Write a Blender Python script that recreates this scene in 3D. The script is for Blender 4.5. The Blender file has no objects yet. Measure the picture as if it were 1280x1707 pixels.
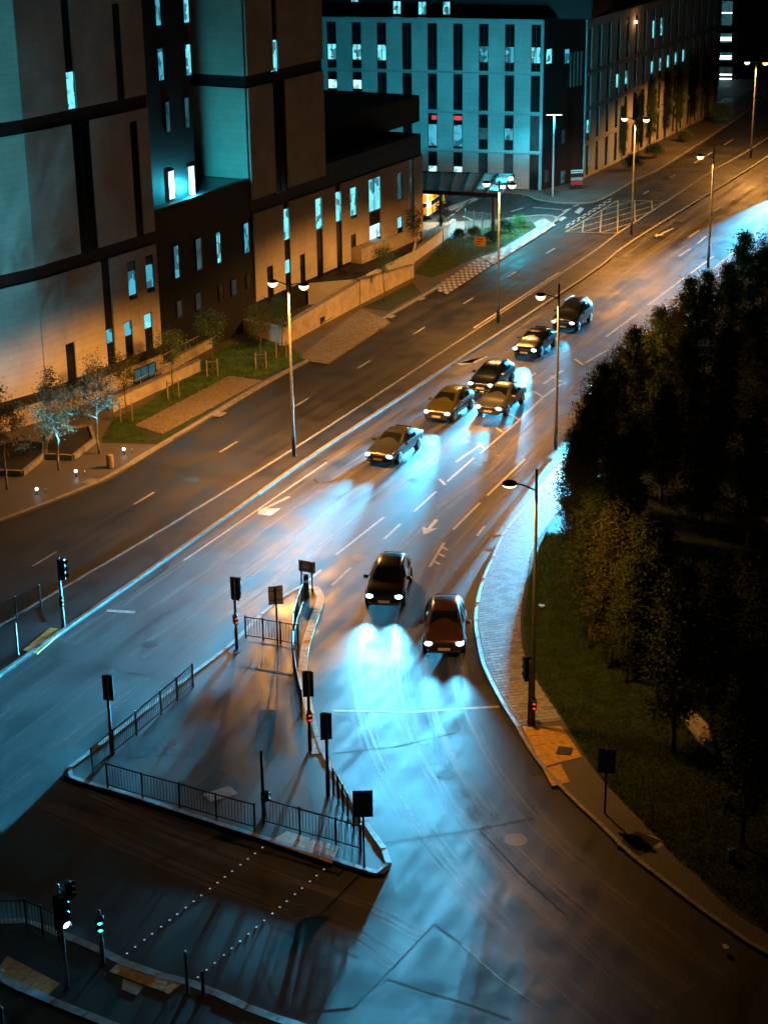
import bpy, math, random
import numpy as np
from mathutils import Matrix, Vector

# ------------------------------------------------------------------ camera, world, moon, exposure
SC = bpy.context.scene
COL = SC.collection
CAM_H, PITCH, ROLL, FOC = 32.3335, 0.365086, -0.0149076, 2966.25
_f = Vector((0, math.cos(PITCH), -math.sin(PITCH)))
_r0 = Vector((1, 0, 0)); _u0 = Vector((0, math.sin(PITCH), math.cos(PITCH)))
_R = math.cos(ROLL)*_r0 + math.sin(ROLL)*_u0
_U = -math.sin(ROLL)*_r0 + math.cos(ROLL)*_u0
cam_d = bpy.data.cameras.new('camera'); cam = bpy.data.objects.new('camera', cam_d); COL.objects.link(cam)
cam_d.sensor_fit = 'HORIZONTAL'; cam_d.sensor_width = 36; cam_d.lens = FOC*36/1280
cam_d.clip_end = 6000; cam_d.clip_start = 0.5
cam.matrix_world = Matrix(((_R.x, _U.x, -_f.x, 0), (_R.y, _U.y, -_f.y, 0), (_R.z, _U.z, -_f.z, CAM_H), (0, 0, 0, 1)))
SC.camera = cam

w = bpy.data.worlds.new('World'); SC.world = w; w.use_nodes = True
nt = w.node_tree; nt.nodes.clear()
sky = nt.nodes.new('ShaderNodeTexSky'); sky.sky_type = 'NISHITA'; sky.sun_disc = False
sky.sun_elevation = math.radians(-4.0); sky.sun_rotation = math.radians(200)
bg = nt.nodes.new('ShaderNodeBackground'); bg.inputs[1].default_value = 0.06
wo = nt.nodes.new('ShaderNodeOutputWorld')
nt.links.new(sky.outputs[0], bg.inputs[0]); nt.links.new(bg.outputs[0], wo.inputs[0])
sun_d = bpy.data.lights.new('moon', 'SUN'); sun_d.energy = 0.012; sun_d.angle = math.radians(0.5); sun_d.color = (1, .96, .9)
sun = bpy.data.objects.new('moon', sun_d); COL.objects.link(sun)
sun.rotation_euler = (math.radians(50), 0, math.radians(200)); sun.location = (0, 0, 120)
SC.view_settings.view_transform = 'Standard'; SC.view_settings.look = 'None'
SC.view_settings.exposure = 0.0; SC.view_settings.gamma = 1.0
SC.render.engine = 'CYCLES'
SC.cycles.use_denoising = True
SC.cycles.max_bounces = 4; SC.cycles.diffuse_bounces = 2; SC.cycles.glossy_bounces = 2
SC.cycles.transmission_bounces = 2; SC.cycles.transparent_max_bounces = 4
SC.cycles.caustics_reflective = False; SC.cycles.caustics_refractive = False
SC.cycles.sample_clamp_indirect = 4.0

SODIUM = (1.0, 0.41, 0.085)
XENON = (0.06, 0.50, 0.86)
XENON_PALE = (0.09, 0.53, 0.87)
TEAL = (0.03, 0.55, 0.74)

# ------------------------------------------------------------------ survey: picture point -> place on a level plane / on a wall
def ray(x, y):
    return _f*FOC + _R*(x-640) + _U*(853.5-y)
def G(x, y, z=0.0):
    d = ray(x, y); t = (CAM_H-z)/-d.z
    return Vector((d.x*t, d.y*t, z))
ROAD_A = math.radians(24.9)
RD = Vector((math.sin(ROAD_A), math.cos(ROAD_A), 0)); RN = Vector((math.cos(ROAD_A), -math.sin(ROAD_A), 0))
RO = Vector((-2.7, 95.8, 0))
def S(s, t, z=0.0):
    p = RO + RD*s + RN*t; return Vector((p.x, p.y, z))
def st(p):
    v = Vector((p[0], p[1], 0))-RO; return v.dot(RD), v.dot(RN)

# ------------------------------------------------------------------ materials
MATS = {}
def mat(name, col, rough=0.7, noise=0.12, scale=3.0, metal=0.0, bump=0.0, bscale=40.0, spec=0.5, col2=None, rvar=0.0, coat=0.0):
    m = bpy.data.materials.new(name); m.use_nodes = True; MATS[name] = m
    n = m.node_tree; b = n.nodes['Principled BSDF']
    b.inputs['Roughness'].default_value = rough; b.inputs['Metallic'].default_value = metal
    b.inputs['Specular IOR Level'].default_value = spec
    b.inputs['Coat Weight'].default_value = coat
    tc = n.nodes.new('ShaderNodeTexCoord')
    ns = n.nodes.new('ShaderNodeTexNoise'); ns.inputs['Scale'].default_value = scale; ns.inputs['Detail'].default_value = 6
    n.links.new(tc.outputs['Object'], ns.inputs['Vector'])
    cr = n.nodes.new('ShaderNodeValToRGB')
    c2 = col2 if col2 else tuple(max(0, c*(1-noise*2)) for c in col)
    c1 = col if col2 else tuple(min(1, c*(1+noise*1.4)) for c in col)
    cr.color_ramp.elements[0].position = .3; cr.color_ramp.elements[1].position = .7
    cr.color_ramp.elements[0].color = (*c2, 1); cr.color_ramp.elements[1].color = (*c1, 1)
    n.links.new(ns.outputs['Fac'], cr.inputs['Fac']); n.links.new(cr.outputs[0], b.inputs['Base Color'])
    if rvar:
        mr = n.nodes.new('ShaderNodeMapRange'); mr.inputs[3].default_value = rough-rvar; mr.inputs[4].default_value = rough+rvar
        mr.inputs[1].default_value = .3; mr.inputs[2].default_value = .7
        n.links.new(ns.outputs['Fac'], mr.inputs[0]); n.links.new(mr.outputs[0], b.inputs['Roughness'])
    if bump:
        n2 = n.nodes.new('ShaderNodeTexNoise'); n2.inputs['Scale'].default_value = bscale; n2.inputs['Detail'].default_value = 3
        n.links.new(tc.outputs['Object'], n2.inputs['Vector'])
        bp = n.nodes.new('ShaderNodeBump'); bp.inputs['Strength'].default_value = bump; bp.inputs['Distance'].default_value = .02
        n.links.new(n2.outputs['Fac'], bp.inputs['Height']); n.links.new(bp.outputs[0], b.inputs['Normal'])
    return m
def emit(name, col, strength):
    m = bpy.data.materials.new(name); m.use_nodes = True; MATS[name] = m
    n = m.node_tree; b = n.nodes['Principled BSDF']
    b.inputs['Base Color'].default_value = (*[c*.3 for c in col], 1)
    b.inputs['Emission Color'].default_value = (*col, 1); b.inputs['Emission Strength'].default_value = strength
    return m
def lit_window(name, col, strength, dark=.25, seed=0.0):
    """a lit room seen through a pane: blocks of furniture and blinds vary the glow"""
    m = bpy.data.materials.new(name); m.use_nodes = True; MATS[name] = m
    n = m.node_tree; b = n.nodes['Principled BSDF']
    b.inputs['Base Color'].default_value = (.02, .03, .035, 1); b.inputs['Roughness'].default_value = .15
    tc = n.nodes.new('ShaderNodeTexCoord'); mp = n.nodes.new('ShaderNodeMapping')
    mp.inputs['Location'].default_value = (seed, seed*1.7, seed*.6); mp.inputs['Scale'].default_value = (1.0, 1.0, .8)
    n.links.new(tc.outputs['Object'], mp.inputs['Vector'])
    v = n.nodes.new('ShaderNodeTexVoronoi'); v.distance = 'CHEBYCHEV'; v.inputs['Scale'].default_value = 2.3
    n.links.new(mp.outputs[0], v.inputs['Vector'])
    sp = n.nodes.new('ShaderNodeSeparateColor'); n.links.new(v.outputs['Color'], sp.inputs[0])
    cr = n.nodes.new('ShaderNodeValToRGB'); cr.color_ramp.interpolation = 'CONSTANT'
    e = cr.color_ramp.elements
    e[0].position = 0; e[0].color = (*[c*dark for c in col], 1); e[1].position = .28; e[1].color = (*[c*.75 for c in col], 1)
    x = e.new(.6); x.color = (*col, 1)
    n.links.new(sp.outputs[0], cr.inputs[0]); n.links.new(cr.outputs[0], b.inputs['Emission Color'])
    b.inputs['Emission Strength'].default_value = strength
    return m

def asphalt(name, c_lo, c_hi, rough, streak=.5, ang=ROAD_A):
    m = bpy.data.materials.new(name); m.use_nodes = True; MATS[name] = m
    n = m.node_tree; b = n.nodes['Principled BSDF']; L = n.links.new
    tc = n.nodes.new('ShaderNodeTexCoord')
    mp = n.nodes.new('ShaderNodeMapping'); mp.vector_type = 'TEXTURE'; mp.inputs['Rotation'].default_value = (0, 0, -ang)
    mp.inputs['Scale'].default_value = (1, 22, 1)
    L(tc.outputs['Object'], mp.inputs['Vector'])
    a = n.nodes.new('ShaderNodeTexNoise'); a.inputs['Scale'].default_value = 1.6; a.inputs['Detail'].default_value = 4
    L(mp.outputs[0], a.inputs['Vector'])
    c = n.nodes.new('ShaderNodeTexNoise'); c.inputs['Scale'].default_value = .35; c.inputs['Detail'].default_value = 7; c.inputs['Roughness'].default_value = .65
    L(tc.outputs['Object'], c.inputs['Vector'])
    g = n.nodes.new('ShaderNodeTexNoise'); g.inputs['Scale'].default_value = 34; g.inputs['Detail'].default_value = 2
    L(tc.outputs['Object'], g.inputs['Vector'])
    mx = n.nodes.new('ShaderNodeMix'); mx.inputs[0].default_value = streak
    L(c.outputs['Fac'], mx.inputs[2]); L(a.outputs['Fac'], mx.inputs[3])
    mg = n.nodes.new('ShaderNodeMix'); mg.inputs[0].default_value = .46
    L(mx.outputs[0], mg.inputs[2]); L(g.outputs['Fac'], mg.inputs[3])
    cr = n.nodes.new('ShaderNodeValToRGB'); cr.color_ramp.elements[0].position = .40; cr.color_ramp.elements[1].position = .61
    cr.color_ramp.elements[0].color = (*c_lo, 1); cr.color_ramp.elements[1].color = (*c_hi, 1)
    L(mg.outputs[0], cr.inputs[0]); L(cr.outputs[0], b.inputs['Base Color'])
    mr = n.nodes.new('ShaderNodeMapRange'); mr.inputs[1].default_value = .38; mr.inputs[2].default_value = .62
    mr.inputs[3].default_value = rough-.18; mr.inputs[4].default_value = rough+.16; b.inputs['Specular IOR Level'].default_value = .35
    L(mx.outputs[0], mr.inputs[0]); L(mr.outputs[0], b.inputs['Roughness'])
    bp = n.nodes.new('ShaderNodeBump'); bp.inputs['Strength'].default_value = .18; bp.inputs['Distance'].default_value = .01
    L(g.outputs['Fac'], bp.inputs['Height']); L(bp.outputs[0], b.inputs['Normal'])
    return m

def trail_streaks(name):
    """pale streaks painted along a lane in place of headlight trails; bare road shows between them"""
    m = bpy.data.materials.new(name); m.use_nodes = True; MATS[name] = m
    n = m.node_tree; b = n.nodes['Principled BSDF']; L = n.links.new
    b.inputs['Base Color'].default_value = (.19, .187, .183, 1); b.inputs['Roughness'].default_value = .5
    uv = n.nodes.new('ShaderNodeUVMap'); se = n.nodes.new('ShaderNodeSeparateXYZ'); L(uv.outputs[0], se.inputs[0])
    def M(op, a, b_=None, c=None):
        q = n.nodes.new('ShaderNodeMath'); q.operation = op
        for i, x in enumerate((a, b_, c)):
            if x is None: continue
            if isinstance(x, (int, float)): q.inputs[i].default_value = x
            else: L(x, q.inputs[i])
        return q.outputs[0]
    d = M('ABSOLUTE', M('SUBTRACT', M('ABSOLUTE', M('SUBTRACT', se.outputs[0], .5)), .24))      # distance from the nearer streak line
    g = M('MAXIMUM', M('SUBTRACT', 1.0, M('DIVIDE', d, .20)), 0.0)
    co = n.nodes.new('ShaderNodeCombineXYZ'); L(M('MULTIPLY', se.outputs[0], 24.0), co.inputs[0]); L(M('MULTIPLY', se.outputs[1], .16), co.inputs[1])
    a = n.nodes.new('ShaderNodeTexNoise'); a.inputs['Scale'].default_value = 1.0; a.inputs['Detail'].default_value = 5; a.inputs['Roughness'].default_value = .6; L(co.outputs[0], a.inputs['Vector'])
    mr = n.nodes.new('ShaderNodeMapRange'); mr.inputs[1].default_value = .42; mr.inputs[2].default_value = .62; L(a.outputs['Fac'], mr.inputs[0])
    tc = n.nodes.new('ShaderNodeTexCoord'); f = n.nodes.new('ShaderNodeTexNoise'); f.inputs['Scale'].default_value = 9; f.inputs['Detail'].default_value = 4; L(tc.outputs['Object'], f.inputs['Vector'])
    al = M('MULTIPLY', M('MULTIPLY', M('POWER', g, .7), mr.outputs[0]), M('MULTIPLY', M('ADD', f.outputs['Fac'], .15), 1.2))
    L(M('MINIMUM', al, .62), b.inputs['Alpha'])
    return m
def cladding(name, col, ang, course=.42, length=1.7):
    """panelled cladding: fine courses laid on the wall plane"""
    m = bpy.data.materials.new(name); m.use_nodes = True; MATS[name] = m
    n = m.node_tree; b = n.nodes['Principled BSDF']; L = n.links.new
    b.inputs['Roughness'].default_value = .75; b.inputs['Specular IOR Level'].default_value = .25
    tc = n.nodes.new('ShaderNodeTexCoord'); mp = n.nodes.new('ShaderNodeMapping'); mp.vector_type = 'POINT'
    mp.inputs['Rotation'].default_value = (0, 0, math.radians(ang)-math.pi/2)
    L(tc.outputs['Object'], mp.inputs['Vector'])
    se = n.nodes.new('ShaderNodeSeparateXYZ'); L(mp.outputs[0], se.inputs[0])
    co = n.nodes.new('ShaderNodeCombineXYZ'); L(se.outputs[0], co.inputs[0]); L(se.outputs[2], co.inputs[1])
    br = n.nodes.new('ShaderNodeTexBrick'); br.inputs['Scale'].default_value = 1.0
    br.inputs['Brick Width'].default_value = length; br.inputs['Row Height'].default_value = course
    br.inputs['Mortar Size'].default_value = .012; br.inputs['Mortar Smooth'].default_value = .4
    br.inputs['Color1'].default_value = (*col, 1); br.inputs['Color2'].default_value = (*[c*.95 for c in col], 1)
    br.inputs['Mortar'].default_value = (*[c*.70 for c in col], 1)
    L(co.outputs[0], br.inputs['Vector'])
    ns = n.nodes.new('ShaderNodeTexNoise'); ns.inputs['Scale'].default_value = .5; ns.inputs['Detail'].default_value = 8; ns.inputs['Roughness'].default_value = .6
    L(tc.outputs['Object'], ns.inputs['Vector'])
    mr = n.nodes.new('ShaderNodeMapRange'); mr.inputs[1].default_value = .3; mr.inputs[2].default_value = .7; mr.inputs[3].default_value = .8; mr.inputs[4].default_value = 1.1
    L(ns.outputs['Fac'], mr.inputs[0])
    mx = n.nodes.new('ShaderNodeMix'); mx.data_type = 'RGBA'; mx.blend_type = 'MULTIPLY'; mx.inputs[0].default_value = 1
    L(br.outputs['Color'], mx.inputs[6]); L(mr.outputs[0], mx.inputs[7]); L(mx.outputs[2], b.inputs['Base Color'])
    bp = n.nodes.new('ShaderNodeBump'); bp.inputs['Strength'].default_value = .25; bp.inputs['Distance'].default_value = .015; bp.invert = True
    L(br.outputs['Fac'], bp.inputs['Height']); L(bp.outputs[0], b.inputs['Normal'])
    return m

asphalt('asphalt', (.009, .009, .0095), (.042, .041, .040), .60, .4)
trail_streaks('trail_streaks')
asphalt('asphalt_patch', (.014, .0135, .013), (.045, .043, .041), .62, .25)
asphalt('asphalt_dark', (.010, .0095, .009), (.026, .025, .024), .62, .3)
asphalt('footway', (.075, .066, .058), (.125, .112, .098), .62, .15)
asphalt('island_slab', (.020, .017, .015), (.060, .051, .044), .5, .35, math.radians(-10))
mat('paint', (.55, .53, .49), .6, .25, 5, col2=(.22, .21, .20))
mat('paint_yellow', (.36, .27, .10), .6, .2, 5, col2=(.15, .12, .06))
mat('kerb', (.25, .235, .21), .62, .2, 4, bump=.2)
mat('kerb_orange_lit', (.86, .50, .12), .6, .15, 5, bump=.2)  # pale kerb stone with the lamps' orange glow put into its colour
mat('tactile', (.56, .31, .035), .6, .18, 6, bump=.4, bscale=18)
mat('tactile_dull', (.34, .24, .09), .6, .2, 6, bump=.4, bscale=18)
mat('block', (.34, .34, .34), .8, .12, 5, spec=.25)
mat('block_b', (.25, .245, .24), .8, .12, 5, spec=.25)
mat('block_light', (.46, .46, .45), .55, .14, 5, bump=.2)
mat('grass_soil', (.030, .048, .014), .95, .35, 2.5, bump=.6, bscale=14, col2=(.012, .02, .006))
mat('blade', (.085, .125, .030), .8, .4, 1.2, spec=.2, col2=(.040, .055, .013))
mat('blade_lush', (.10, .19, .04), .8, .4, 1.2, spec=.2, col2=(.05, .09, .02))
mat('setts', (.27, .22, .14), .8, .3, 9, bump=.9, bscale=5, col2=(.10, .08, .05))
mat('soil', (.016, .014, .011), .95, .3, 5, bump=.5)
mat('dark_wall', (.010, .010, .011), .55, .25, 2.0, bump=.15)
mat('charcoal_brick', (.007, .0073, .008), .6, .3, 6, bump=.4, bscale=9)
mat('roof_dark', (.022, .022, .024), .8, .3, 1.2, bump=.3)
mat('roof_wet', (.05, .055, .06), .25, .4, 1.5, bump=.5, bscale=3)
mat('stone_wall', (.47, .40, .31), .8, .12, 1.5, bump=.2)
mat('pale_render', (.50, .49, .47), .75, .06, 1.2)
mat('frame', (.03, .03, .032), .4, .1)
mat('frame_light', (.36, .38, .39), .4, .1)
mat('glass_dark', (.010, .013, .016), .12, .3, .8)
mat('glass_dim', (.05, .075, .085), .15, .3, .8)
mat('steel', (.075, .075, .073), .5, .15, 4, metal=.5)
mat('galv', (.34, .34, .33), .5, .12, 4, metal=.5)
mat('black_paint', (.014, .014, .015), .4, .2)
mat('sign_back', (.28, .29, .295), .5, .15, 3)
mat('sign_blue', (.035, .09, .17), .45, .1)
mat('sign_blue_face', (.03, .10, .20), .45, .1)
mat('bark', (.085, .065, .045), .9, .3, 8, bump=.6, bscale=20)
mat('bark_pale', (.26, .235, .20), .85, .25, 8, bump=.4, bscale=20)
mat('leaf', (.085, .125, .030), .75, .35, 2.2, col2=(.040, .060, .014), spec=.15)
mat('leaf_pale', (.13, .13, .07), .6, .3, 2.2, col2=(.055, .06, .03))
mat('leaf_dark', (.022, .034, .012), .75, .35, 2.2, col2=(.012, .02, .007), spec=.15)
mat('leaf_amber', (.105, .112, .026), .75, .35, 2.2, col2=(.055, .055, .014), spec=.15)
mat('rubber', (.012, .012, .012), .8, .2)
mat('rim', (.32, .32, .33), .35, .1, metal=.8)
mat('car_glass', (.008, .010, .012), .06, .2, spec=.8)
mat('chrome', (.5, .5, .5), .2, .05, metal=1)
mat('plate_white', (.62, .60, .52), .5, .05)
mat('canopy_sheet', (.12, .12, .115), .4, .25, 1.5)
mat('sign_orange', (.70, .28, .02), .5, .1)
mat('sign_white', (.6, .62, .62), .5, .1)
mat('sign_red', (.42, .03, .035), .5, .1)
mat('van_white', (.62, .60, .50), .35, .05)
mat('van_yellow', (.75, .55, .04), .4, .1)
mat('van_orange', (.70, .20, .02), .4, .1)
mat('screen_glass', (.35, .42, .44), .08, .05); MATS['screen_glass'].node_tree.nodes['Principled BSDF'].inputs['Alpha'].default_value = .28
mat('litter', (.6, .6, .58), .7, .1)
mat('timber', (.26, .20, .13), .8, .2, 5)
mat('green_box', (.05, .16, .13), .4, .2)
for nm, c, ro in (('paint_black', (.010, .011, .013), .22), ('paint_navy', (.012, .02, .035), .22), ('paint_graphite', (.035, .037, .04), .25),
                  ('paint_olive', (.075, .068, .02), .25), ('paint_silver', (.32, .33, .34), .28), ('paint_rust', (.085, .036, .022), .25), ('paint_grey', (.09, .095, .10), .25)):
    mat(nm, c, ro, .05, 2, metal=.25, coat=.6)
emit('lamp_warm', (1.0, .60, .27), 6.0)
emit('lamp_white', (1.0, .80, .52), 3.5)
emit('lamp_cyan', (.55, .92, 1.0), 12)
emit('head_lens', (.50, .90, 1.0), 7)
emit('drl', (.5, .9, 1.0), 4)
emit('tail_lens', (.5, .02, .01), .15)
emit('sig_red', (1.0, .06, .025), 1.8)
emit('sig_white', (.75, .95, 1.0), 12)
emit('sig_cyan', (.05, .75, .8), 4)
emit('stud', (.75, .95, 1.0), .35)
emit('sig_off', (.02, .02, .02), .0)
emit('glow_red', (.75, .06, .08), .9)
lit_window('win_a', (.20, .86, 1.0), 1.15, .2, 0.0)
lit_window('win_b', (.10, .62, .85), .75, .25, 3.1)
lit_window('win_c', (.45, .95, 1.0), 1.9, .35, 7.7)
lit_window('win_dim', (.06, .26, .32), .35, .4, 5.2)
lit_window('win_faint', (.05, .09, .10), .30, .5, 9.2)
lit_window('win_hot', (.55, .97, 1.0), 4.0, .5, 4.4)

# ------------------------------------------------------------------ object helpers
OFF = {}            # object -> world position its mesh coordinates are measured from
CNT = {}
def mark(o, label=None, cat=None, group=None, kind=None):
    if label: o['label'] = label
    if cat: o['category'] = cat
    if group: o['group'] = group
    if kind: o['kind'] = kind
    return o
def empty(name, loc, rz=0.0, label=None, cat=None, group=None):
    o = bpy.data.objects.new(name, None); COL.objects.link(o)
    o.empty_display_size = .3
    o.location = loc; o.rotation_euler = (0, 0, rz); OFF[o] = Vector(loc)
    return mark(o, label, cat, group)
class MB:
    def __init__(self): self.v = []; self.f = []
    def add(self, vs, fs):
        k = len(self.v); self.v += [tuple(q) for q in vs]; self.f += [tuple(i+k for i in q) for q in fs]; return self
    def box(self, x0, x1, y0, y1, z0, z1):
        return self.add([(x0, y0, z0), (x1, y0, z0), (x1, y1, z0), (x0, y1, z0), (x0, y0, z1), (x1, y0, z1), (x1, y1, z1), (x0, y1, z1)],
                        [(0, 3, 2, 1), (4, 5, 6, 7), (0, 1, 5, 4), (1, 2, 6, 5), (2, 3, 7, 6), (3, 0, 4, 7)])
    def hexa(self, b, t):           # two rings of four points, bottom and top, counter-clockwise from above
        return self.add(list(b)+list(t), [(0, 3, 2, 1), (4, 5, 6, 7), (0, 1, 5, 4), (1, 2, 6, 5), (2, 3, 7, 6), (3, 0, 4, 7)])
    def prism(self, pts, z0, z1):
        n = len(pts); a = sum(pts[i][0]*pts[(i+1) % n][1]-pts[(i+1) % n][0]*pts[i][1] for i in range(n))
        if a < 0: pts = pts[::-1]
        return self.add([(p[0], p[1], z0) for p in pts]+[(p[0], p[1], z1) for p in pts],
                        [tuple(range(n))[::-1], tuple(range(n, 2*n))]+[(i, (i+1) % n, n+(i+1) % n, n+i) for i in range(n)])
    def sheet(self, pts, z):
        n = len(pts); a = sum(pts[i][0]*pts[(i+1) % n][1]-pts[(i+1) % n][0]*pts[i][1] for i in range(n))
        if a < 0: pts = pts[::-1]
        return self.add([(p[0], p[1], z) for p in pts], [tuple(range(n))])
    def tube(self, p0, p1, r0, r1=None, n=8, cap=True):
        p0 = Vector(p0); p1 = Vector(p1); r1 = r0 if r1 is None else r1
        d = (p1-p0).normalized(); a = Vector((0, 0, 1)) if abs(d.z) < .9 else Vector((1, 0, 0))
        x = d.cross(a).normalized(); y = d.cross(x)
        vs = [p0+(x*math.cos(2*math.pi*i/n)+y*math.sin(2*math.pi*i/n))*r0 for i in range(n)] + \
             [p1+(x*math.cos(2*math.pi*i/n)+y*math.sin(2*math.pi*i/n))*r1 for i in range(n)]
        fs = [(i, n+i, n+(i+1) % n, (i+1) % n) for i in range(n)]
        if cap: fs += [tuple(range(n)), tuple(range(n, 2*n))[::-1]]
        return self.add(vs, fs)
    def path(self, pts, radii, n=7):
        for i in range(len(pts)-1): self.tube(pts[i], pts[i+1], radii[i], radii[i+1], n, cap=(i in (0, len(pts)-2)))
        return self
    def lathe(self, c, prof, n=14, axis='z'):
        vs = []; m = len(prof)
        for r, h in prof:
            for i in range(n):
                a = 2*math.pi*i/n
                if axis == 'z': vs.append((c[0]+r*math.cos(a), c[1]+r*math.sin(a), c[2]+h))
                elif axis == 'y': vs.append((c[0]+r*math.cos(a), c[1]+h, c[2]+r*math.sin(a)))
                else: vs.append((c[0]+h, c[1]+r*math.cos(a), c[2]+r*math.sin(a)))
        fs = [(j*n+i, j*n+(i+1) % n, (j+1)*n+(i+1) % n, (j+1)*n+i) for j in range(m-1) for i in range(n)]
        fs += [tuple(range(n))[::-1], tuple(range((m-1)*n, m*n))]
        return self.add(vs, fs)
    def squash(self, c, ky, kz):
        self.v = [(x, c[1]+(y-c[1])*ky, c[2]+(z-c[2])*kz) for x, y, z in self.v]; return self
    def build(self, name, m, parent=None, local=False, smooth=False, bevel=0.0):
        off = Vector((0, 0, 0)) if (local or parent is None) else OFF.get(parent, Vector((0, 0, 0)))
        me = bpy.data.meshes.new(name)
        me.from_pydata([(x-off.x, y-off.y, z-off.z) for x, y, z in self.v], [], self.f); me.update()
        if smooth: me.shade_smooth()
        me.materials.append(MATS[m])
        o = bpy.data.objects.new(name, me); COL.objects.link(o)
        if parent is not None: o.parent = parent; OFF[o] = OFF.get(parent, Vector((0, 0, 0)))
        else: OFF[o] = Vector((0, 0, 0))
        if bevel:
            b = o.modifiers.new('edge', 'BEVEL'); b.width = bevel; b.segments = 2; b.limit_method = 'ANGLE'
        return o
def structure(o): o['kind'] = 'structure'; return o
def copy_tree(o, parent=None):
    c = o.copy(); COL.objects.link(c)
    if parent is not None: c.parent = parent
    for ch in [q for q in bpy.data.objects if q.parent == o]: copy_tree(ch, c)
    return c
KIDS = {}
def fast_copy(o, kids, parent=None):
    c = o.copy(); COL.objects.link(c)
    if parent is not None: c.parent = parent
    for ch in kids.get(o.name, []): fast_copy(ch, kids, c)
    return c
def kid_map():
    k = {}
    for q in bpy.data.objects:
        if q.parent: k.setdefault(q.parent.name, []).append(q)
    return k
def light(name, kind, loc, energy, color, parent=None, aim=None, size=None, blend=.5, radius=.1, wide=1.0, throw=None):
    d = bpy.data.lights.new(name, kind); d.energy = energy; d.color = color; d.shadow_soft_size = radius
    if kind == 'SPOT': d.spot_size = math.radians(size); d.spot_blend = blend
    o = bpy.data.objects.new(name, d); COL.objects.link(o); o.location = loc
    if aim is not None:
        o.rotation_euler = Vector(aim).to_track_quat('-Z', 'Y').to_euler()
    if parent is not None: o.parent = parent
    o.scale = (wide, 1, 1)
    if throw:                       # shaped reflector: most of the light goes far down the road
        d.use_nodes = True; n = d.node_tree; e = next(q for q in n.nodes if q.type == 'EMISSION')
        lf = n.nodes.new('ShaderNodeLightFalloff'); lf.inputs['Strength'].default_value = throw; lf.inputs['Smooth'].default_value = 0
        n.links.new(lf.outputs['Constant' if throw < 0 else 'Linear'], e.inputs['Strength']); lf.inputs['Strength'].default_value = abs(throw)
    return o
def smooth_line(pts, step=.5):
    """Catmull-Rom through plan points, resampled about every step metres"""
    P = [Vector((p[0], p[1])) for p in pts]; out = []
    for i in range(len(P)-1):
        a = P[i-1] if i else P[i]*2-P[i+1]; b, c = P[i], P[i+1]; d = P[i+2] if i+2 < len(P) else c*2-b
        n = max(1, int((c-b).length/step))
        for k in range(n):
            t = k/n
            out.append(.5*((2*b)+(c-a)*t+(2*a-5*b+4*c-d)*t*t+(3*b-a-3*c+d)*t**3))
    out.append(P[-1]); return out
def at_length(L):
    acc = [0]
    for i in range(len(L)-1): acc.append(acc[-1]+(L[i+1]-L[i]).length)
    def q(s):
        s = max(0, min(acc[-1]-1e-6, s)); k = int(np.searchsorted(acc, s, side='right'))-1
        k = min(k, len(L)-2); t = (s-acc[k])/max(1e-9, acc[k+1]-acc[k])
        return L[k].lerp(L[k+1], t), (L[k+1]-L[k]).normalized()
    return q, acc[-1]
def kerb(parent, line, side, m='kerb', length=.92, width=.15, top=.125, rnd=None):
    """separate kerb stones along a plan line; side=+1: body lies to the right of travel"""
    q, T = at_length(line); n = int(T/length); rng = rnd or random.Random(int(T*100))
    for i in range(n):
        a, ta = q(i*T/n+.008); b, tb = q((i+1)*T/n-.008)
        na = Vector((ta.y, -ta.x))*side*width; nb = Vector((tb.y, -tb.x))*side*width
        z = top+rng.uniform(-.006, .006)
        r = [a, b, b+nb, a+na]
        if side > 0: r = r[::-1]
        MB().hexa([(p.x, p.y, -.08) for p in r], [(p.x, p.y, z) for p in r]).build('kerb_stone', m, parent)
def V2(p): return Vector((p[0], p[1]))

# ================================================================== SETTING
ground = structure(MB().sheet([(-3000, -3000), (3000, -3000), (3000, 3000), (-3000, 3000)], -.06).build('ground', 'grass_soil'))
road = structure(MB().sheet([(-110, 12), (60, 12), (60, 70), (190, 420), (-60, 420), (-110, 200)], 0).build('road', 'asphalt'))

# ---- building-side pavement
KL = [(-44, 62), (-30, 72.5), (-23.6, 79.3)]+[G(*p) for p in [(0, 872), (130, 822), (190, 795), (250, 757), (330, 710), (450, 638), (600, 557), (720, 488), (800, 440), (870, 400), (922, 374), (931, 366), (924, 361), (905, 359), (870, 362), (838, 366)]]
KLs = smooth_line(KL)
inner = [G(745, 372), G(690, 372), (-40, 190), (-90, 150), (-90, 70)]
pave_l = structure(MB().prism([(p[0], p[1]) for p in KLs]+[(p[0], p[1]) for p in inner], -.3, .11).build('pavement', 'footway'))
kerb(pave_l, KLs, -1, width=.28)
# ---- forecourt and far pavement along the ward block
KF = [G(*p) for p in [(700, 330), (790, 321), (839, 322), (876, 327), (892, 334), (929, 339), (969, 340), (996, 337), (1028, 321), (1060, 301), (1100, 283), (1190, 225), (1280, 166)]]+[S(170, -8.2), S(230, -8.2)]
KFs = smooth_line(KF)
pave_f = structure(MB().prism([(p[0], p[1]) for p in KFs]+[(50, 340), (-40, 300), (-40, 200)], -.3, .11).build('pavement', 'footway'))
kerb(pave_f, KFs, -1, width=.2, length=1.3)
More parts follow.
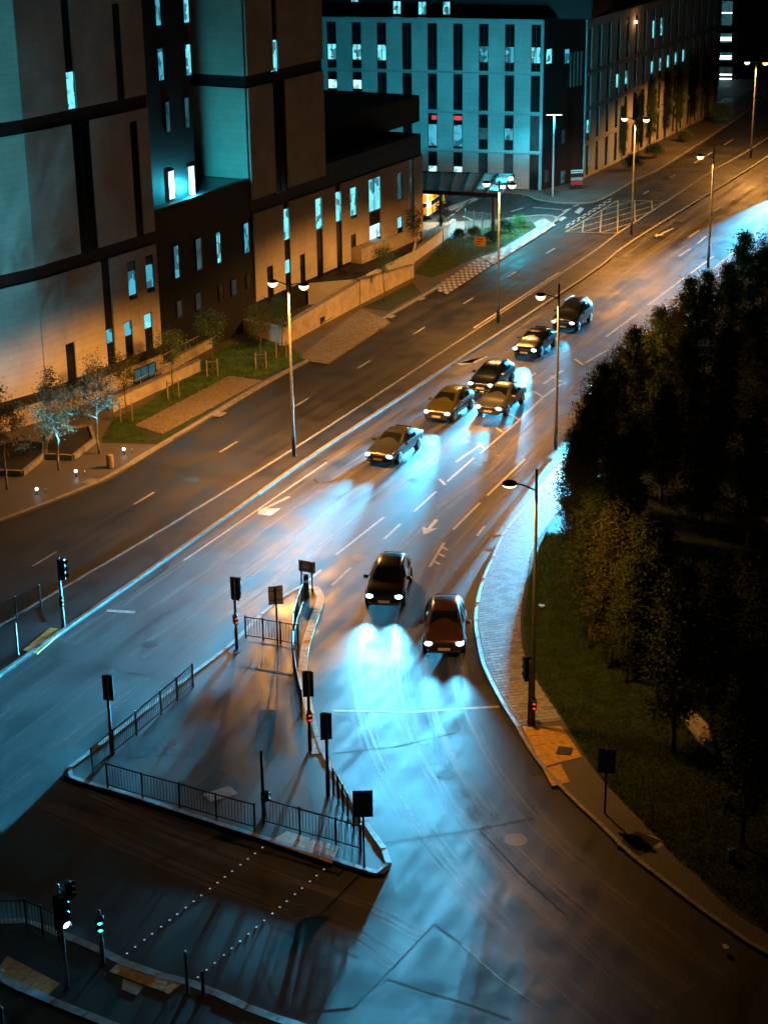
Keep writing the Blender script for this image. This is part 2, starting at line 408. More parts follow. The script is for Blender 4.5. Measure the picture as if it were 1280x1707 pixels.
# ---- median strip
ML = [(-26, 52), (-21, 62)]+[G(*p) for p in [(0, 1045), (278, 880), (560, 704), (960, 440), (1028, 391), (1116, 333), (1189, 284), (1244, 253)]]+[S(135, -1.9), S(200, -1.9)]
MR = [(-24, 49), (-19.6, 58)]+[G(*p) for p in [(0, 1130), (358, 880), (560, 737), (896, 517), (1000, 447), (1067, 396), (1280, 262)]]+[S(135, 0), S(200, 0)]
MLs, MRs = smooth_line(ML), smooth_line(MR)
median = structure(MB().prism([(p.x, p.y) for p in MLs]+[(p.x, p.y) for p in MRs[::-1]], -.3, .10).build('median_strip', 'asphalt_dark'))
kerb(median, MLs, 1, width=.14, length=1.0); kerb(median, MRs, -1, width=.2, length=1.0)
# ---- curved pavement on the park side
KR = [(22, 35.5), (16.5, 40.4)]+[G(*p) for p in [(1280, 1597), (1197, 1543), (1137, 1500), (1100, 1470), (1047, 1429), (1002, 1384), (950, 1335), (893, 1272), (855, 1209), (830, 1168), (804, 1114), (795, 1076), (790, 1045), (792, 1013), (801, 975), (817, 937), (842, 886), (893, 823)]]+[S(8, 12.4), S(20, 10.4), S(35, 9.3), S(60, 8.8), S(150, 8.8), S(230, 8.8)]
KB = [(25, 37.5), (18.5, 42.2), G(1280, 1560), G(1130, 1430), G(1000, 1300), G(935, 1200), G(880, 1110), G(868, 1040), G(880, 960), G(905, 890), S(2, 15.2), S(10, 14.3), S(20, 12.6), S(35, 11.5), S(60, 11.0), S(150, 11), S(230, 11)]
KRs, KBs = smooth_line(KR), smooth_line(KB)
pave_r = structure(MB().prism([(p.x, p.y) for p in KRs]+[(p.x, p.y) for p in KBs[::-1]], -.3, .105).build('pavement', 'footway'))
kerb(pave_r, KRs, 1, width=.16)
lawn = structure(MB().prism([(p.x, p.y) for p in KBs]+[(420, 420), (420, 30)], -.25, .125).build('park_lawn', 'grass_soil'))
# edging strip between footway and lawn
qB, TB = at_length(KBs)
# paving blocks on the curved pavement: the nearest 300 singly, the rest joined
qR, TR = at_length(KRs)
def nearest_len(q, T, p):
    return min((( (q(T*i/800)[0]-V2(p)).length), T*i/800) for i in range(801))[1]
s0 = nearest_len(qR, TR, G(858, 1213)); s1 = nearest_len(qR, TR, S(9, 12.3))
t0b = nearest_len(qB, TB, G(938, 1205)); t1b = nearest_len(qB, TB, S(11, 14.2))
rng = random.Random(5); rest = MB(); nb = 0; rows = int((s1-s0)/.25)
for i in range(rows):
    a = i/rows; b = (i+1)/rows; g = .022/((s1-s0)/rows)/rows*.5
    A0 = qR(s0+(s1-s0)*(a+g))[0]; A1 = qR(s0+(s1-s0)*(b-g))[0]
    B0 = qB(t0b+(t1b-t0b)*(a+g))[0]; B1 = qB(t0b+(t1b-t0b)*(b-g))[0]
    wd = (B0-A0).length; k0 = .2/wd; k = k0; sh = (.22 if i % 2 else .42)
    first = True
    while k < .985:
        ln = (sh if first else .42)/wd; first = False
        k2 = min(k+ln, .99)
        if k2-k > .1/wd:
            e = .010/wd
            r = [A0.lerp(B0, k+e), A0.lerp(B0, k2-e), A1.lerp(B1, k2-e), A1.lerp(B1, k+e)]
            z = .118+rng.uniform(-.0008, .0008); tx = 0
            mb = MB() if nb < 300 else rest
            mb.hexa([(p.x, p.y, .06) for p in r], [(r[0].x, r[0].y, z+tx), (r[1].x, r[1].y, z), (r[2].x, r[2].y, z-tx), (r[3].x, r[3].y, z)])
            if nb < 300: mb.build('paving_block', rng.choice(['block', 'block', 'block_b']), pave_r)
            nb += 1
        k = k2
mark(rest.build('paving_blocks', 'block', pave_r), kind='stuff')
# ---- traffic island
ISL = [(505, 978), (530, 981), (541, 1002), (528, 1040), (515, 1085), (512, 1130), (519, 1170), (529, 1215), (540, 1250), (560, 1290), (590, 1340), (620, 1385), (645, 1420), (653, 1443), (640, 1462), (615, 1461), (560, 1441), (440, 1405), (300, 1360), (200, 1327), (122, 1305), (106, 1292), (120, 1278), (150, 1255), (320, 1125), (385, 1075), (430, 1030), (480, 990), (505, 978)]
IL = smooth_line([G(*p) for p in ISL], .3)
island = structure(MB().prism([(p.x, p.y) for p in IL[:-1]], -.3, .108).build('traffic_island', 'island_slab'))
qI, TI = at_length(IL)
sB = nearest_len(qI, TI*.3, G(524, 1195))
kerb(island, [qI(sB*i/40)[0] for i in range(41)], 1, 'kerb_orange_lit', width=.34, top=.132)
kerb(island, [qI(sB+(TI-sB)*i/160)[0] for i in range(161)], 1, 'kerb', width=.2)
# ---- near corner pavement at the bottom left
NC = smooth_line([(-34, 55), (-20, 50.8)]+[G(*p) for p in [(0, 1541), (45, 1537), (100, 1556), (160, 1580), (240, 1618), (330, 1642), (440, 1690), (560, 1730)]]+[(2, 40.0), (8, 36)])
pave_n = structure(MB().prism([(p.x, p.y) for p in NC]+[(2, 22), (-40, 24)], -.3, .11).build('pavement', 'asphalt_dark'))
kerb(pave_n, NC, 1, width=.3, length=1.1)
NK2 = smooth_line([G(-40, 1600), G(0, 1632), G(90, 1672), G(160, 1700), G(260, 1740)])
kerb(pave_n, NK2, 1, 'kerb', width=.3, length=1.2, top=.19)

# ---- surface patches (sheets a few millimetres above what they lie on)
def patch(name, parent, pix, z, m, pieces=None):
    return MB().sheet([(p.x, p.y) for p in (G(x, y, z) for x, y in pix)], z).build(name, m, parent)
def slabs(parent, quad, nu, nv, z, m, name='tactile_slab', ms=None, alt=None):
    """a quad laid with separate slabs"""
    c = [G(x, y, z) for x, y in quad]; rg = random.Random(nu*31+nv)
    def bl(u, v): return c[0].lerp(c[1], u).lerp(c[3].lerp(c[2], u), v)
    for i in range(nu):
        for j in range(nv):
            e = .012
            r = [bl((i+e*1.2)/nu*1.0, (j+e)/nv), bl((i+1-e)/nu, (j+e)/nv), bl((i+1-e)/nu, (j+1-e)/nv), bl((i+e)/nu, (j+1-e)/nv)]
            ar = sum(r[k].x*r[(k+1) % 4].y-r[(k+1) % 4].x*r[k].y for k in range(4))
            if ar < 0: r = r[::-1]
            zz = z+rg.uniform(.002, .0035)
            MB().hexa([(p.x, p.y, z-.05) for p in r], [(p.x, p.y, zz) for p in r]).build(name, (alt[(i+j) % len(alt)] if alt else m), parent)
slabs(pave_r, [(870, 1211), (936, 1211), (970, 1262), (904, 1279)], 4, 4, .115, 'tactile')
patch('tactile_strip', pave_r, [(905, 1283), (934, 1274), (950, 1304), (920, 1311)], .121, 'tactile')
MB().box(-.4, .4, -.3, .3, 0, .02)
def cover(parent, px_, z, sx, sy, ang=0, m='black_paint'):
    p = G(*px_, z); c, s = math.cos(ang), math.sin(ang)
    pts = [(p.x+c*a-s*b, p.y+s*a+c*b) for a, b in ((-sx, -sy), (sx, -sy), (sx, sy), (-sx, sy))]
    MB().prism(pts, z-.05, z+.009).build('access_cover', m, parent)
cover(pave_r, (941, 1252), .128, .28, .30, -.25)
cover(pave_r, (1064, 1406), .110, .5, .6, -.75)
cover(pave_r, (1090, 1404), .108, .36, .3, -.7, 'kerb')
for x, y, r0 in ((708, 1236, .26), (743, 1292, .3)):
    p = G(x, y); rg = random.Random(x)
    MB().sheet([(p.x+r0*rg.uniform(.75, 1.1)*math.cos(a), p.y+r0*1.4*rg.uniform(.75, 1.1)*math.sin(a)) for a in [k*.45 for k in range(14)]], .0022).build('oil_stain', 'asphalt_dark', road)
cover(road, (833, 889), .001, .35, .2, .4); 
cover(road, (735, 625), .001, .5, .4, .4, 'asphalt_dark'); cover(road, (540, 800), .001, .4, .4, .4, 'asphalt_dark')
slabs(island, [(478, 1386), (566, 1412), (553, 1440), (449, 1404)], 8, 3, .116, 'tactile')
slabs(island, [(517, 1232), (539, 1230), (547, 1255), (520, 1258)], 2, 3, .116, 'tactile_dull')
slabs(island, [(375, 1076), (398, 1062), (405, 1085), (385, 1094)], 3, 2, .112, 'asphalt_dark', 'paving_slab')
patch('repair_patch', island, [(433, 1183), (461, 1184), (455, 1258), (423, 1257)], .1095, 'asphalt_dark')
patch('duct_line', island, [(462, 1076), (465, 1076), (448, 1183), (445, 1183)], .1095, 'asphalt_dark')
patch('repair_patch', island, [(322, 1316), (362, 1283), (388, 1290), (401, 1313), (360, 1345)], .1095, 'asphalt_dark')
cover(island, (367, 1324), .104, .55, .32, .55, 'kerb')
patch('repair_patch', island, [(350, 1150), (372, 1150), (352, 1240), (326, 1262), (318, 1240)], .1095, 'asphalt_patch')
patch('repair_patch', island, [(215, 1243), (330, 1250), (322, 1262), (210, 1262)], .1095, 'asphalt_dark')
slabs(median, [(84, 1046), (107, 1050), (62, 1090), (38, 1084)], 2, 5, .108, 'tactile')
patch('repair_patch', median, [(65, 1005), (100, 1000), (120, 1022), (75, 1034)], .106, 'asphalt_dark')
slabs(pave_n, [(200, 1602), (312, 1634), (282, 1658), (182, 1620)], 7, 3, .117, 'tactile')
slabs(pave_n, [(12, 1594), (100, 1640), (75, 1667), (-12, 1628)], 6, 3, .117, 'tactile')
patch('tactile_strip', pave_n, [(205, 1632), (240, 1645), (228, 1660), (203, 1650)], .117, 'tactile_dull')
# concrete-edged repairs in the junction
patch('road_patch', road, [(590, 1682), (640, 1630), (725, 1540), (745, 1556), (830, 1630), (905, 1683), (945, 1720), (560, 1720)], .002, 'asphalt_patch')
patch('road_patch', road, [(440, 1540), (560, 1580), (588, 1592), (640, 1630), (592, 1680), (470, 1690), (430, 1600)], .002, 'asphalt_dark')
patch('road_patch', road, [(20, 1350), (112, 1255), (150, 1258), (120, 1268), (60, 1330), (0, 1395)], .002, 'asphalt_dark')
def crack(pix, wd=.07, m='asphalt_dark', z=.003):
    P = [G(*p) for p in pix]
    for i in range(len(P)-1):
        d = (P[i+1]-P[i]).normalized(); n = Vector((-d.y, d.x, 0))*wd/2
        MB().sheet([(q.x, q.y) for q in (P[i]-n, P[i+1]-n, P[i+1]+n, P[i]+n)], z).build('road_joint', m, road)
crack([(592, 1678), (640, 1628), (724, 1541)], .05, 'rubber'); crack([(645, 1632), (780, 1675), (850, 1700)], .06, 'rubber')
crack([(770, 1575), (830, 1630), (905, 1683)], .05, 'kerb'); crack([(724, 1541), (770, 1575)], .06, 'rubber')
crack([(800, 1385), (870, 1460), (942, 1525)], .06, 'rubber'); crack([(640, 1406), (800, 1382), (890, 1364)], .05, 'rubber')
crack([(556, 1256), (660, 1245), (760, 1222)], .05, 'rubber'); crack([(450, 1545), (560, 1580), (600, 1598)], .05, 'rubber')
crack([(0, 1347), (60, 1302), (112, 1258)], .05, 'rubber'); crack([(182, 1016), (250, 1020)], .05, 'rubber')

# ---- manhole covers, gully grates and trench repairs
for x, y in ((600, 690), (470, 790), (905, 470), (690, 800), (770, 735), (600, 930), (250, 1075), (860, 1400), (500, 1520), (1040, 430), (320, 800)):
    p = G(x, y); c = MB().lathe((p.x, p.y, -.03), [(.33, 0), (.33, .032), (.02, .033)], 18).build('manhole_cover', 'black_paint', road)
    MB().lathe((p.x, p.y, -.03), [(.345, 0), (.41, .0), (.41, .0315), (.345, .0315)], 18).build('manhole_frame', 'steel', c)
for line, side, a0, n_, st_ in ((KLs, 1, 30, 9, 13.0), (MRs, 1, 18, 9, 14.0), (KRs, -1, 6, 5, 11.0)):
    q, T = at_length(line)
    for k in range(n_):
        p, t = q(a0+k*st_); nn = Vector((t.y, -t.x))*side; c = p+nn*.26
        pts = [c-t*.23-nn*.2, c+t*.23-nn*.2, c+t*.23+nn*.2, c-t*.23+nn*.2]
        gr = MB().prism([(v.x, v.y) for v in pts], -.05, .002).build('gully_grate', 'rubber', road)
        for j in range(4):
            o_ = c+t*(-.15+.1*j); MB().prism([(v.x, v.y) for v in (o_-t*.02-nn*.17, o_+t*.02-nn*.17, o_+t*.02+nn*.17, o_-t*.02+nn*.17)], -.01, .006).build('grate_bar', 'steel', gr)
def trench(s0, s1, t0, t1, m='asphalt_dark'):
    MB().sheet([(v.x, v.y) for v in (S(s0, t0), S(s1, t0), S(s1, t1), S(s0, t1))], .0018).build('trench_repair', m, road)
trench(14, 15.2, .4, 7.0); trench(-18, -9, 2.9, 3.8); trench(30, 44, 4.2, 5.0); trench(-30, -28.6, .6, 6.8); trench(20, 33, -6.9, -6.1); trench(-8, -6.8, -8.6, -2.2); trench(52, 66, 1.0, 2.1)
# ---- pale painted streaks standing in for headlight trails along the lanes
def lane_trail(pts, wd):
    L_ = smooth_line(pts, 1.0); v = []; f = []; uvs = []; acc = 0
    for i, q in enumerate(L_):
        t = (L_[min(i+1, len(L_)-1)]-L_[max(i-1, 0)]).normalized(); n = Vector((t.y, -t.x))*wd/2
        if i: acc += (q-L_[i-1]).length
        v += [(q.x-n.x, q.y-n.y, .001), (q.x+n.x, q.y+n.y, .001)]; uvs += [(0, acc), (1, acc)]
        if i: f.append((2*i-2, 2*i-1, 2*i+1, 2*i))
    o = MB().add(v, f).build('lane_trail', 'trail_streaks', road); me = o.data
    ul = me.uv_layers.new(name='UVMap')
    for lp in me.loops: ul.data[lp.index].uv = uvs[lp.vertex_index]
lane_trail([S(k, 1.9) for k in range(-62, 161, 12)], 3.4)
lane_trail([S(k, 5.35) for k in range(-62, 161, 12)], 3.4)
lane_trail([G(*q) for q in [(985, 640), (905, 715), (840, 785), (760, 850), (705, 905), (668, 955), (642, 1012), (629, 1080), (630, 1140), (645, 1205), (675, 1275), (722, 1355), (792, 1445), (880, 1540), (990, 1640), (1060, 1700)]], 3.3)
lane_trail([G(*q) for q in [(960, 705), (905, 772), (850, 832), (803, 885), (768, 935), (750, 985), (740, 1040), (737, 1100), (744, 1160), (764, 1222), (802, 1292), (862, 1372), (940, 1450), (1050, 1540), (1180, 1640)]], 3.0)
lane_trail([G(*q) for q in [(0, 1280), (150, 1350), (300, 1420), (450, 1480), (620, 1545), (760, 1640)]], 3.2)
# ---- road markings
def dash(p0, p1, wd=.12, m='paint', name='lane_line', z=.0028, world=False, parent=None):
    a, b = (p0, p1) if world else (G(*p0), G(*p1))
    d = (b-a).normalized(); n = Vector((-d.y, d.x, 0))*wd/2
    return MB().sheet([(q.x, q.y) for q in (a-n, b-n, b+n, a+n)], z).build(name, m, parent or road)
def arrow(tail, tip, turn=0, name='lane_arrow'):
    a, b = G(*tail), G(*tip); d = (b-a).normalized(); n = Vector((-d.y, d.x, 0))
    mb = MB(); z = .0028
    pts = [a-n*.1, b-d*.9-n*.1, b-d*1.1-n*.42, b, b-d*1.1+n*.42, b-d*.9+n*.1, a+n*.1]
    if turn: pts = [a-n*.1, b-d*.5-n*.1, b-n*(.1)+n*turn*.3, b-d*.2+n*turn*.9, b-d*1.3+n*turn*.7, b-d*.9+n*.1, a+n*.1]
    mb.sheet([(p.x, p.y) for p in pts], z).build(name, 'paint', road)
# far carriageway centre dashes and edge line
for k in range(14):
    s = -22+k*9.0
    if 57 < s < 70: continue
    dash(S(s, -5.25), S(s+2.0, -5.25), .11, world=True)
dash(S(98, -5.25), S(102, -5.25), .13, world=True); dash(S(107, -5.25), S(111, -5.25), .13, world=True)
dash(S(26, -2.0), S(44, -2.05), .13, world=True); dash(S(84, -2.2), S(98, -2.15), .13, world=True)
# edge line beside the median, near carriageway
dash(G(306, 935), G(545, 770), .10, world=True)
# lane dashes of the near carriageway
for a, b in [((1148, 395), (1166, 383)), ((1162, 406), (1177, 393)), ((1131, 427), (1151, 414)), ((1188, 352), (1200, 345)), ((1215, 336), (1226, 329)), ((1240, 322), (1250, 315)), ((890, 602), (912, 590)), ((870, 640), (893, 621)), ((975, 605), (1012, 583)), ((905, 640), (938, 617))]:
    dash(a, b, .13)
for a, b in [((1010, 561), (1060, 524)), ((1080, 508), (1140, 463)), ((1150, 456), (1190, 426)), ((640, 899), (668, 873)), ((690, 853), (727, 819)), ((745, 803), (790, 763)), ((800, 756), (866, 700)), ((866, 700), (905, 662)), ((905, 662), (935, 640)), ((553, 976), (585, 946)), ((515, 967), (535, 950)), ((560, 925), (640, 862)), ((760, 770), (800, 742)), ((716, 945), (740, 905)), ((755, 883), (800, 838)), ((812, 826), (875, 765)), ((795, 893), (808, 877))]:
    dash(a, b, .13)
# rungs of the narrow hatched strip
for a, b in [((866, 700), (850, 690)), ((840, 722), (826, 712)), ((808, 748), (796, 738)), ((905, 662), (890, 652)), ((935, 636), (918, 626)), ((972, 608), (958, 598)), ((742, 808), (732, 798)), ((722, 935), (733, 941)), ((729, 922), (741, 928)), ((736, 912), (746, 917))]:
    dash(a, b, .16, name='hatch_bar')
for k, (x, y) in enumerate([(812, 752), (826, 760), (806, 768), (797, 775), (788, 772), (818, 745)]):
    dash((x, y), (x+7, y-1), .05, name='cycle_symbol_stroke')
arrow((482, 828), (424, 856), 1); arrow((812, 594), (776, 610), -1); arrow((1122, 380), (1092, 394), 0); arrow((728, 866), (706, 892), 0)
# stop lines
dash((690, 1187), (832, 1178), .17, name='stop_line'); dash((555, 1185), (690, 1187), .15, name='stop_line'); dash((178, 1018), (225, 1021), .25, name='stop_line')
# double dashes over the side-road mouth
for k in range(9):
    for o in (0, 4.2):
        a = G(942+o*.3, 380-o).lerp(G(1020+o*.3, 333-o), k/9+.01); b = G(942+o*.3, 380-o).lerp(G(1020+o*.3, 333-o), k/9+.075)
        dash(a, b, .16, name='give_way_dash', world=True)
for a, b in [((888, 345), (938, 349)), ((938, 352), (965, 340)), ((925, 365), (958, 342)), ((852, 352), (872, 346)), ((760, 352), (785, 333)), ((758, 376), (772, 385)), ((772, 360), (800, 372)), ((800, 372), (826, 366))]:
    dash(a, b, .18)
MB().sheet([(p.x, p.y) for p in (G(957, 353), G(966, 345), G(974, 347), G(965, 356))], .0028).build('paint_patch', 'paint', road)
MB().sheet([(p.x, p.y) for p in (G(928, 366), G(938, 360), G(945, 362), G(935, 368))], .0028).build('paint_patch', 'paint', road)
MB().sheet([(p.x, p.y) for p in (G(738, 347), G(790, 329), G(800, 331), G(752, 351))], .0028).build('paint_patch', 'paint', road)
# yellow box junction
BX = [G(942, 386), G(1029, 388), G(1114, 335), G(1030, 333)]
def bx(u, v): return BX[0].lerp(BX[1], u).lerp(BX[3].lerp(BX[2], u), v)
for a, b in [((0, 0), (1, 0)), ((1, 0), (1, 1)), ((1, 1), (0, 1)), ((0, 1), (0, 0))]:
    dash(bx(*a), bx(*b), .16, 'paint_yellow', 'box_line', world=True)
for k in (.33, .67, 1.0, 1.33, 1.67):
    u0, v0 = (0, k) if k <= 1 else (k-1, 1); u1, v1 = (k, 0) if k <= 1 else (1, k-1)
    dash(bx(u0, v0), bx(u1, v1), .13, 'paint_yellow', 'box_line', .0036, True)
    dash(bx(1-u0, v0), bx(1-u1, v1), .13, 'paint_yellow', 'box_line', .0044, True)
# crossing studs
for (a, b, n) in (((437, 1414), (211, 1591), 18), ((540, 1450), (330, 1630), 17)):
    A, B = G(*a), G(*b)
    for i in range(n):
        p = A.lerp(B, i/(n-1)+random.Random(i*7+n).uniform(-.004, .004))
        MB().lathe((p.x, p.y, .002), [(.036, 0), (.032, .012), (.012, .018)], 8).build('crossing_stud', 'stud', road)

# ---- planting beds, lawns and setts on the building side
lawn_a = structure(MB().prism([(p.x, p.y) for p in (G(x, y, .13) for x, y in [(168, 737), (262, 740), (433, 636), (512, 598), (470, 572), (385, 572), (335, 604), (255, 668), (190, 700)])], .02, .128).build('lawn', 'grass_soil'))
lawn_b = structure(MB().prism([(p.x, p.y) for p in (G(x, y, .13) for x, y in [(605, 512), (648, 518), (702, 488), (688, 470)])], .02, .128).build('lawn', 'grass_soil'))
lawn_c = structure(MB().prism([(p.x, p.y) for p in (G(x, y, .13) for x, y in [(690, 455), (722, 462), (792, 430), (826, 420), (895, 378), (885, 368), (838, 372), (745, 400)])], .02, .128).build('lawn', 'grass_soil'))
setts = structure(MB().prism([(p.x, p.y) for p in (G(x, y, .14) for x, y in [(225, 709), (271, 723), (436, 634), (383, 626)])], .02, .142).build('sett_paving', 'setts'))
setts2 = structure(MB().prism([(p.x, p.y) for p in (G(x, y, .14) for x, y in [(498, 596), (548, 604), (650, 536), (602, 514)])], .02, .142).build('sett_paving', 'setts'))
# scattered sett stones, real and uneven
for base, n in ((setts, 5), (setts2, 6)):
    c = [G(x, y, .14) for x, y in ([(225, 709), (271, 723), (436, 634), (383, 626)] if base is setts else [(498, 596), (548, 604), (650, 536), (602, 514)])]
    rg = random.Random(n); mb = MB()
    for i in range(46):
        for j in range(13):
            u, v = (j+rg.uniform(.1, .9))/13, (i+rg.uniform(.1, .9))/46
            p = c[0].lerp(c[1], u).lerp(c[3].lerp(c[2], u), v); r = rg.uniform(.09, .15)
            pts = [(p.x+r*rg.uniform(.7, 1.2)*math.cos(a+.5), p.y+r*rg.uniform(.7, 1.2)*math.sin(a+.5)) for a in (0, 1.25, 2.5, 3.8, 5)]
            mb.prism(pts, .12, .15+rg.uniform(0, .03))
    mark(mb.build('sett_stones', 'setts', base), kind='stuff')
slabs(pave_l, [(720, 481), (745, 489), (820, 441), (800, 428)], 5, 22, .112, 'block_light', 'paving_slab', alt=['block_light', 'footway'])
slabs(pave_l, [(802, 428), (822, 440), (926, 374), (905, 362)], 5, 18, .112, 'block_light', 'paving_slab', alt=['block_light', 'block', 'block_b'])
for q in ([(580, 560), (592, 553)], [(560, 577), (575, 568)], [(650, 527), (665, 519)], [(700, 497), (715, 490)], [(150, 802), (160, 797)], [(365, 690), (380, 683)]):
    cover(pave_l, q[0], .112, .4, .28, 1.1, 'kerb')

# ================================================================== BUILDINGS
class Fac:
    """a wall plane: u metres along it, z up, o metres out of it"""
    def __init__(s, A, th):
        t = math.radians(th); s.A = Vector((A[0], A[1], 0)); s.d = Vector((math.sin(t), math.cos(t), 0)); s.n = Vector((math.cos(t), -math.sin(t), 0)); s.th = th
    def uv(s, x, y):
        q = ray(x, y); O_ = Vector((0, 0, CAM_H)); k = (s.A-O_).dot(s.n)/q.dot(s.n); P = O_+q*k
        return (P-s.A).dot(s.d), P.z
    def p(s, u, z, o=0.0):
        v = s.A+s.d*u+s.n*o; return (v.x, v.y, z)
    def rect(s, tl, br):
        u0, z1 = s.uv(*tl); u1, z0 = s.uv(*br); return (u0, u1, z0, z1)
    def box(s, mb, u0, u1, z0, z1, o0, o1):
        b = [s.p(u0, z0, o1), s.p(u1, z0, o1), s.p(u1, z0, o0), s.p(u0, z0, o0)]
        t = [s.p(u0, z1, o1), s.p(u1, z1, o1), s.p(u1, z1, o0), s.p(u0, z1, o0)]
        return mb.hexa(b, t)
JOINT = .014
def panels(fac, parent, u0, u1, z0, z1, holes, m, o=.14, split=None):
    """clad a wall area with separate panels, leaving holes open"""
    us = sorted({u0, u1, *[min(max(h[k], u0), u1) for h in holes for k in (0, 1)]}); cols = []
    for a, b in zip(us, us[1:]):
        if b-a < .03: continue
        mid = (a+b)/2; zz = [(z0, z1)]
        for h in holes:
            if h[0] < mid < h[1]:
                nz = []
                for p, q in zz:
                    if h[3] <= p or h[2] >= q: nz.append((p, q)); continue
                    if h[2] > p: nz.append((p, h[2]))
                    if h[3] < q: nz.append((h[3], q))
                zz = nz
        if cols and cols[-1][2] == zz and abs(cols[-1][1]-a) < 1e-6: cols[-1] = (cols[-1][0], b, zz)
        else: cols.append((a, b, zz))
    for a, b, zz in cols:
        for p, q in zz:
            if q-p < .05: continue
            n = max(1, round((b-a)/split)) if split else 1
            for k in range(n):
                ua, ub = a+(b-a)*k/n, a+(b-a)*(k+1)/n
                fac.box(MB(), ua+JOINT/2, ub-JOINT/2, p+JOINT/2, q-JOINT/2, .02, o).build('cladding_panel', m, parent)
def window(fac, parent, r, pane='glass_dark', o=.02, fm='frame', bars=1, lit=None, name='window', deep=.07):
    """frame ring plus pane(s); lit=(from,to) fraction of the height, from the top, that glows"""
    u0, u1, z0, z1 = r; t = .05; mb = MB()
    fac.box(mb, u0, u1, z1-t, z1, o, o+deep); fac.box(mb, u0, u1, z0, z0+t, o, o+deep)
    fac.box(mb, u0, u0+t, z0+t, z1-t, o, o+deep); fac.box(mb, u1-t, u1, z0+t, z1-t, o, o+deep)
    for k in range(1, bars+1):
        um = u0+(u1-u0)*k/(bars+1)
        if bars: fac.box(mb, um-.025, um+.025, z0+t, z1-t, o, o+deep-.02)
    f = mb.build(name, fm, parent)
    cuts = [(0, 1, pane)]
    if lit: cuts = [c for c in ((0, lit[0], 'glass_dark'), (lit[0], lit[1], lit[2]), (lit[1], 1, 'glass_dark')) if c[1]-c[0] > .02]
    for a, b, m in cuts:
        za, zb = z1-t-(z1-z0-2*t)*b, z1-t-(z1-z0-2*t)*a
        fac.box(MB(), u0+t, u1-t, za+.008, zb-.008, o-.01, o+.025).build('pane', m, f)
    return f

FA = Fac(G(268, 584, 1.5), 31)          # main front of the left block
uA1 = FA.uv(75, 655)[0]
FA1 = Fac(FA.p(uA1, 0), 42)             # facet turning away at the left
FC = Fac(G(425, 512, 1.5), 28)
_a = V2(FA.p(0, 0)); _c = V2(FC.p(0, 0)); thB = math.degrees(math.atan2(_c.x-_a.x, _c.y-_a.y)); LB = (_c-_a).length
FB = Fac(FA.p(0, 0), thB)
cladding('clad_beige', (.68, .61, .51), 31); cladding('clad_beige_c', (.68, .61, .51), 28); cladding('clad_white', (.50, .51, .51), 106, .5, 2.4); cladding('clad_white_e', (.50, .49, .47), 26, .5, 2.4)

# ---------------- left block: two facets
blk = empty('clinic_building', FA.p(-6, 0), 0, 'beige panelled block with black bands at the left, lit orange from below', 'building')
def core(fac, parent, u0, u1, z0, z1, o0, m='dark_wall', name='wall'):
    return fac.box(MB(), u0, u1, z0, z1, o0, 0).build(name, m, parent)
uR = 0.0
core(FA, blk, uA1, uR, 0, 34, -14); core(FA1, blk, -24, -.01, 0, 34.1, -10)
zb = [(1.9, 8.45), (9.25, 16.85), (17.65, 25.2), (26.0, 33.5)]
A_strips = {0: [((165, 433), (192, 607)), ((106, 574), (126, 635)), ((209, 437), (227, 496)), ((239, 427), (256, 484)), ((204, 537), (221, 592)), ((237, 524), (254, 580))],
            1: [((116, 207), (162, 418)), ((213, 203), (238, 396))], 2: [((97, -5), (126, 188)), ((183, 6), (208, 180))], 3: []}
for k, (z0, z1) in enumerate(zb):
    holes = []
    for tl, br in A_strips[k]:
        r = FA.rect(tl, br); w_ = max(.5, r[1]-r[0])
        holes.append(r)
    # strips run to the band above
    if k == 0: holes[0] = (holes[0][0], holes[0][1], holes[0][2], z1+.5)
    if k == 1: holes[0] = (holes[0][0], holes[0][1], holes[0][2], z1+.5)
    if k == 2: holes[1] = (holes[1][0], holes[1][1], z0-.5, holes[1][3]); holes[0] = (holes[0][0], holes[0][1], holes[0][2], z1+.5)
    panels(FA, blk, uA1+.01, uR, z0, z1, holes, 'clad_beige')
    panels(FA1, blk, -24, -.02, z0, z1, [], 'clad_beige', split=3.2)
    for i, r in enumerate(holes):
        if k == 0 and i == 0: window(FA, blk, FA.rect((174, 549), (190, 607)), lit=(0, .38, 'win_b'), bars=0)
        elif k == 0 and i == 1: window(FA, blk, r, bars=0)
        elif k == 0 and i in (2, 3): window(FA, blk, r, lit=(.25, .9, 'win_b'), bars=0)
        elif k == 0: window(FA, blk, r, lit=(0, .4, 'win_a' if i == 5 else 'win_b'), bars=0)
        elif k == 1: window(FA, blk, (r[0], r[1], r[2], min(r[3], z1)), bars=1 if i == 0 else 0)
    if k == 2:
        window(FA, blk, FA.rect((106, 119), (126, 184)), lit=(0, .95, 'win_a'), bars=0)
# plinth wall and basement window below the lowest band
core(FA, blk, uA1, uR, 0, 1.25, .16, 'stone_wall', 'plinth'); core(FA1, blk, -24, -.05, 0, 1.25, .16, 'stone_wall', 'plinth')
r = FA.rect((218, 616), (257, 632)); window(FA, blk, (r[0], r[1], max(.15, r[2]), r[3]), lit=(0, 1, 'win_dim'), o=.165, bars=2)

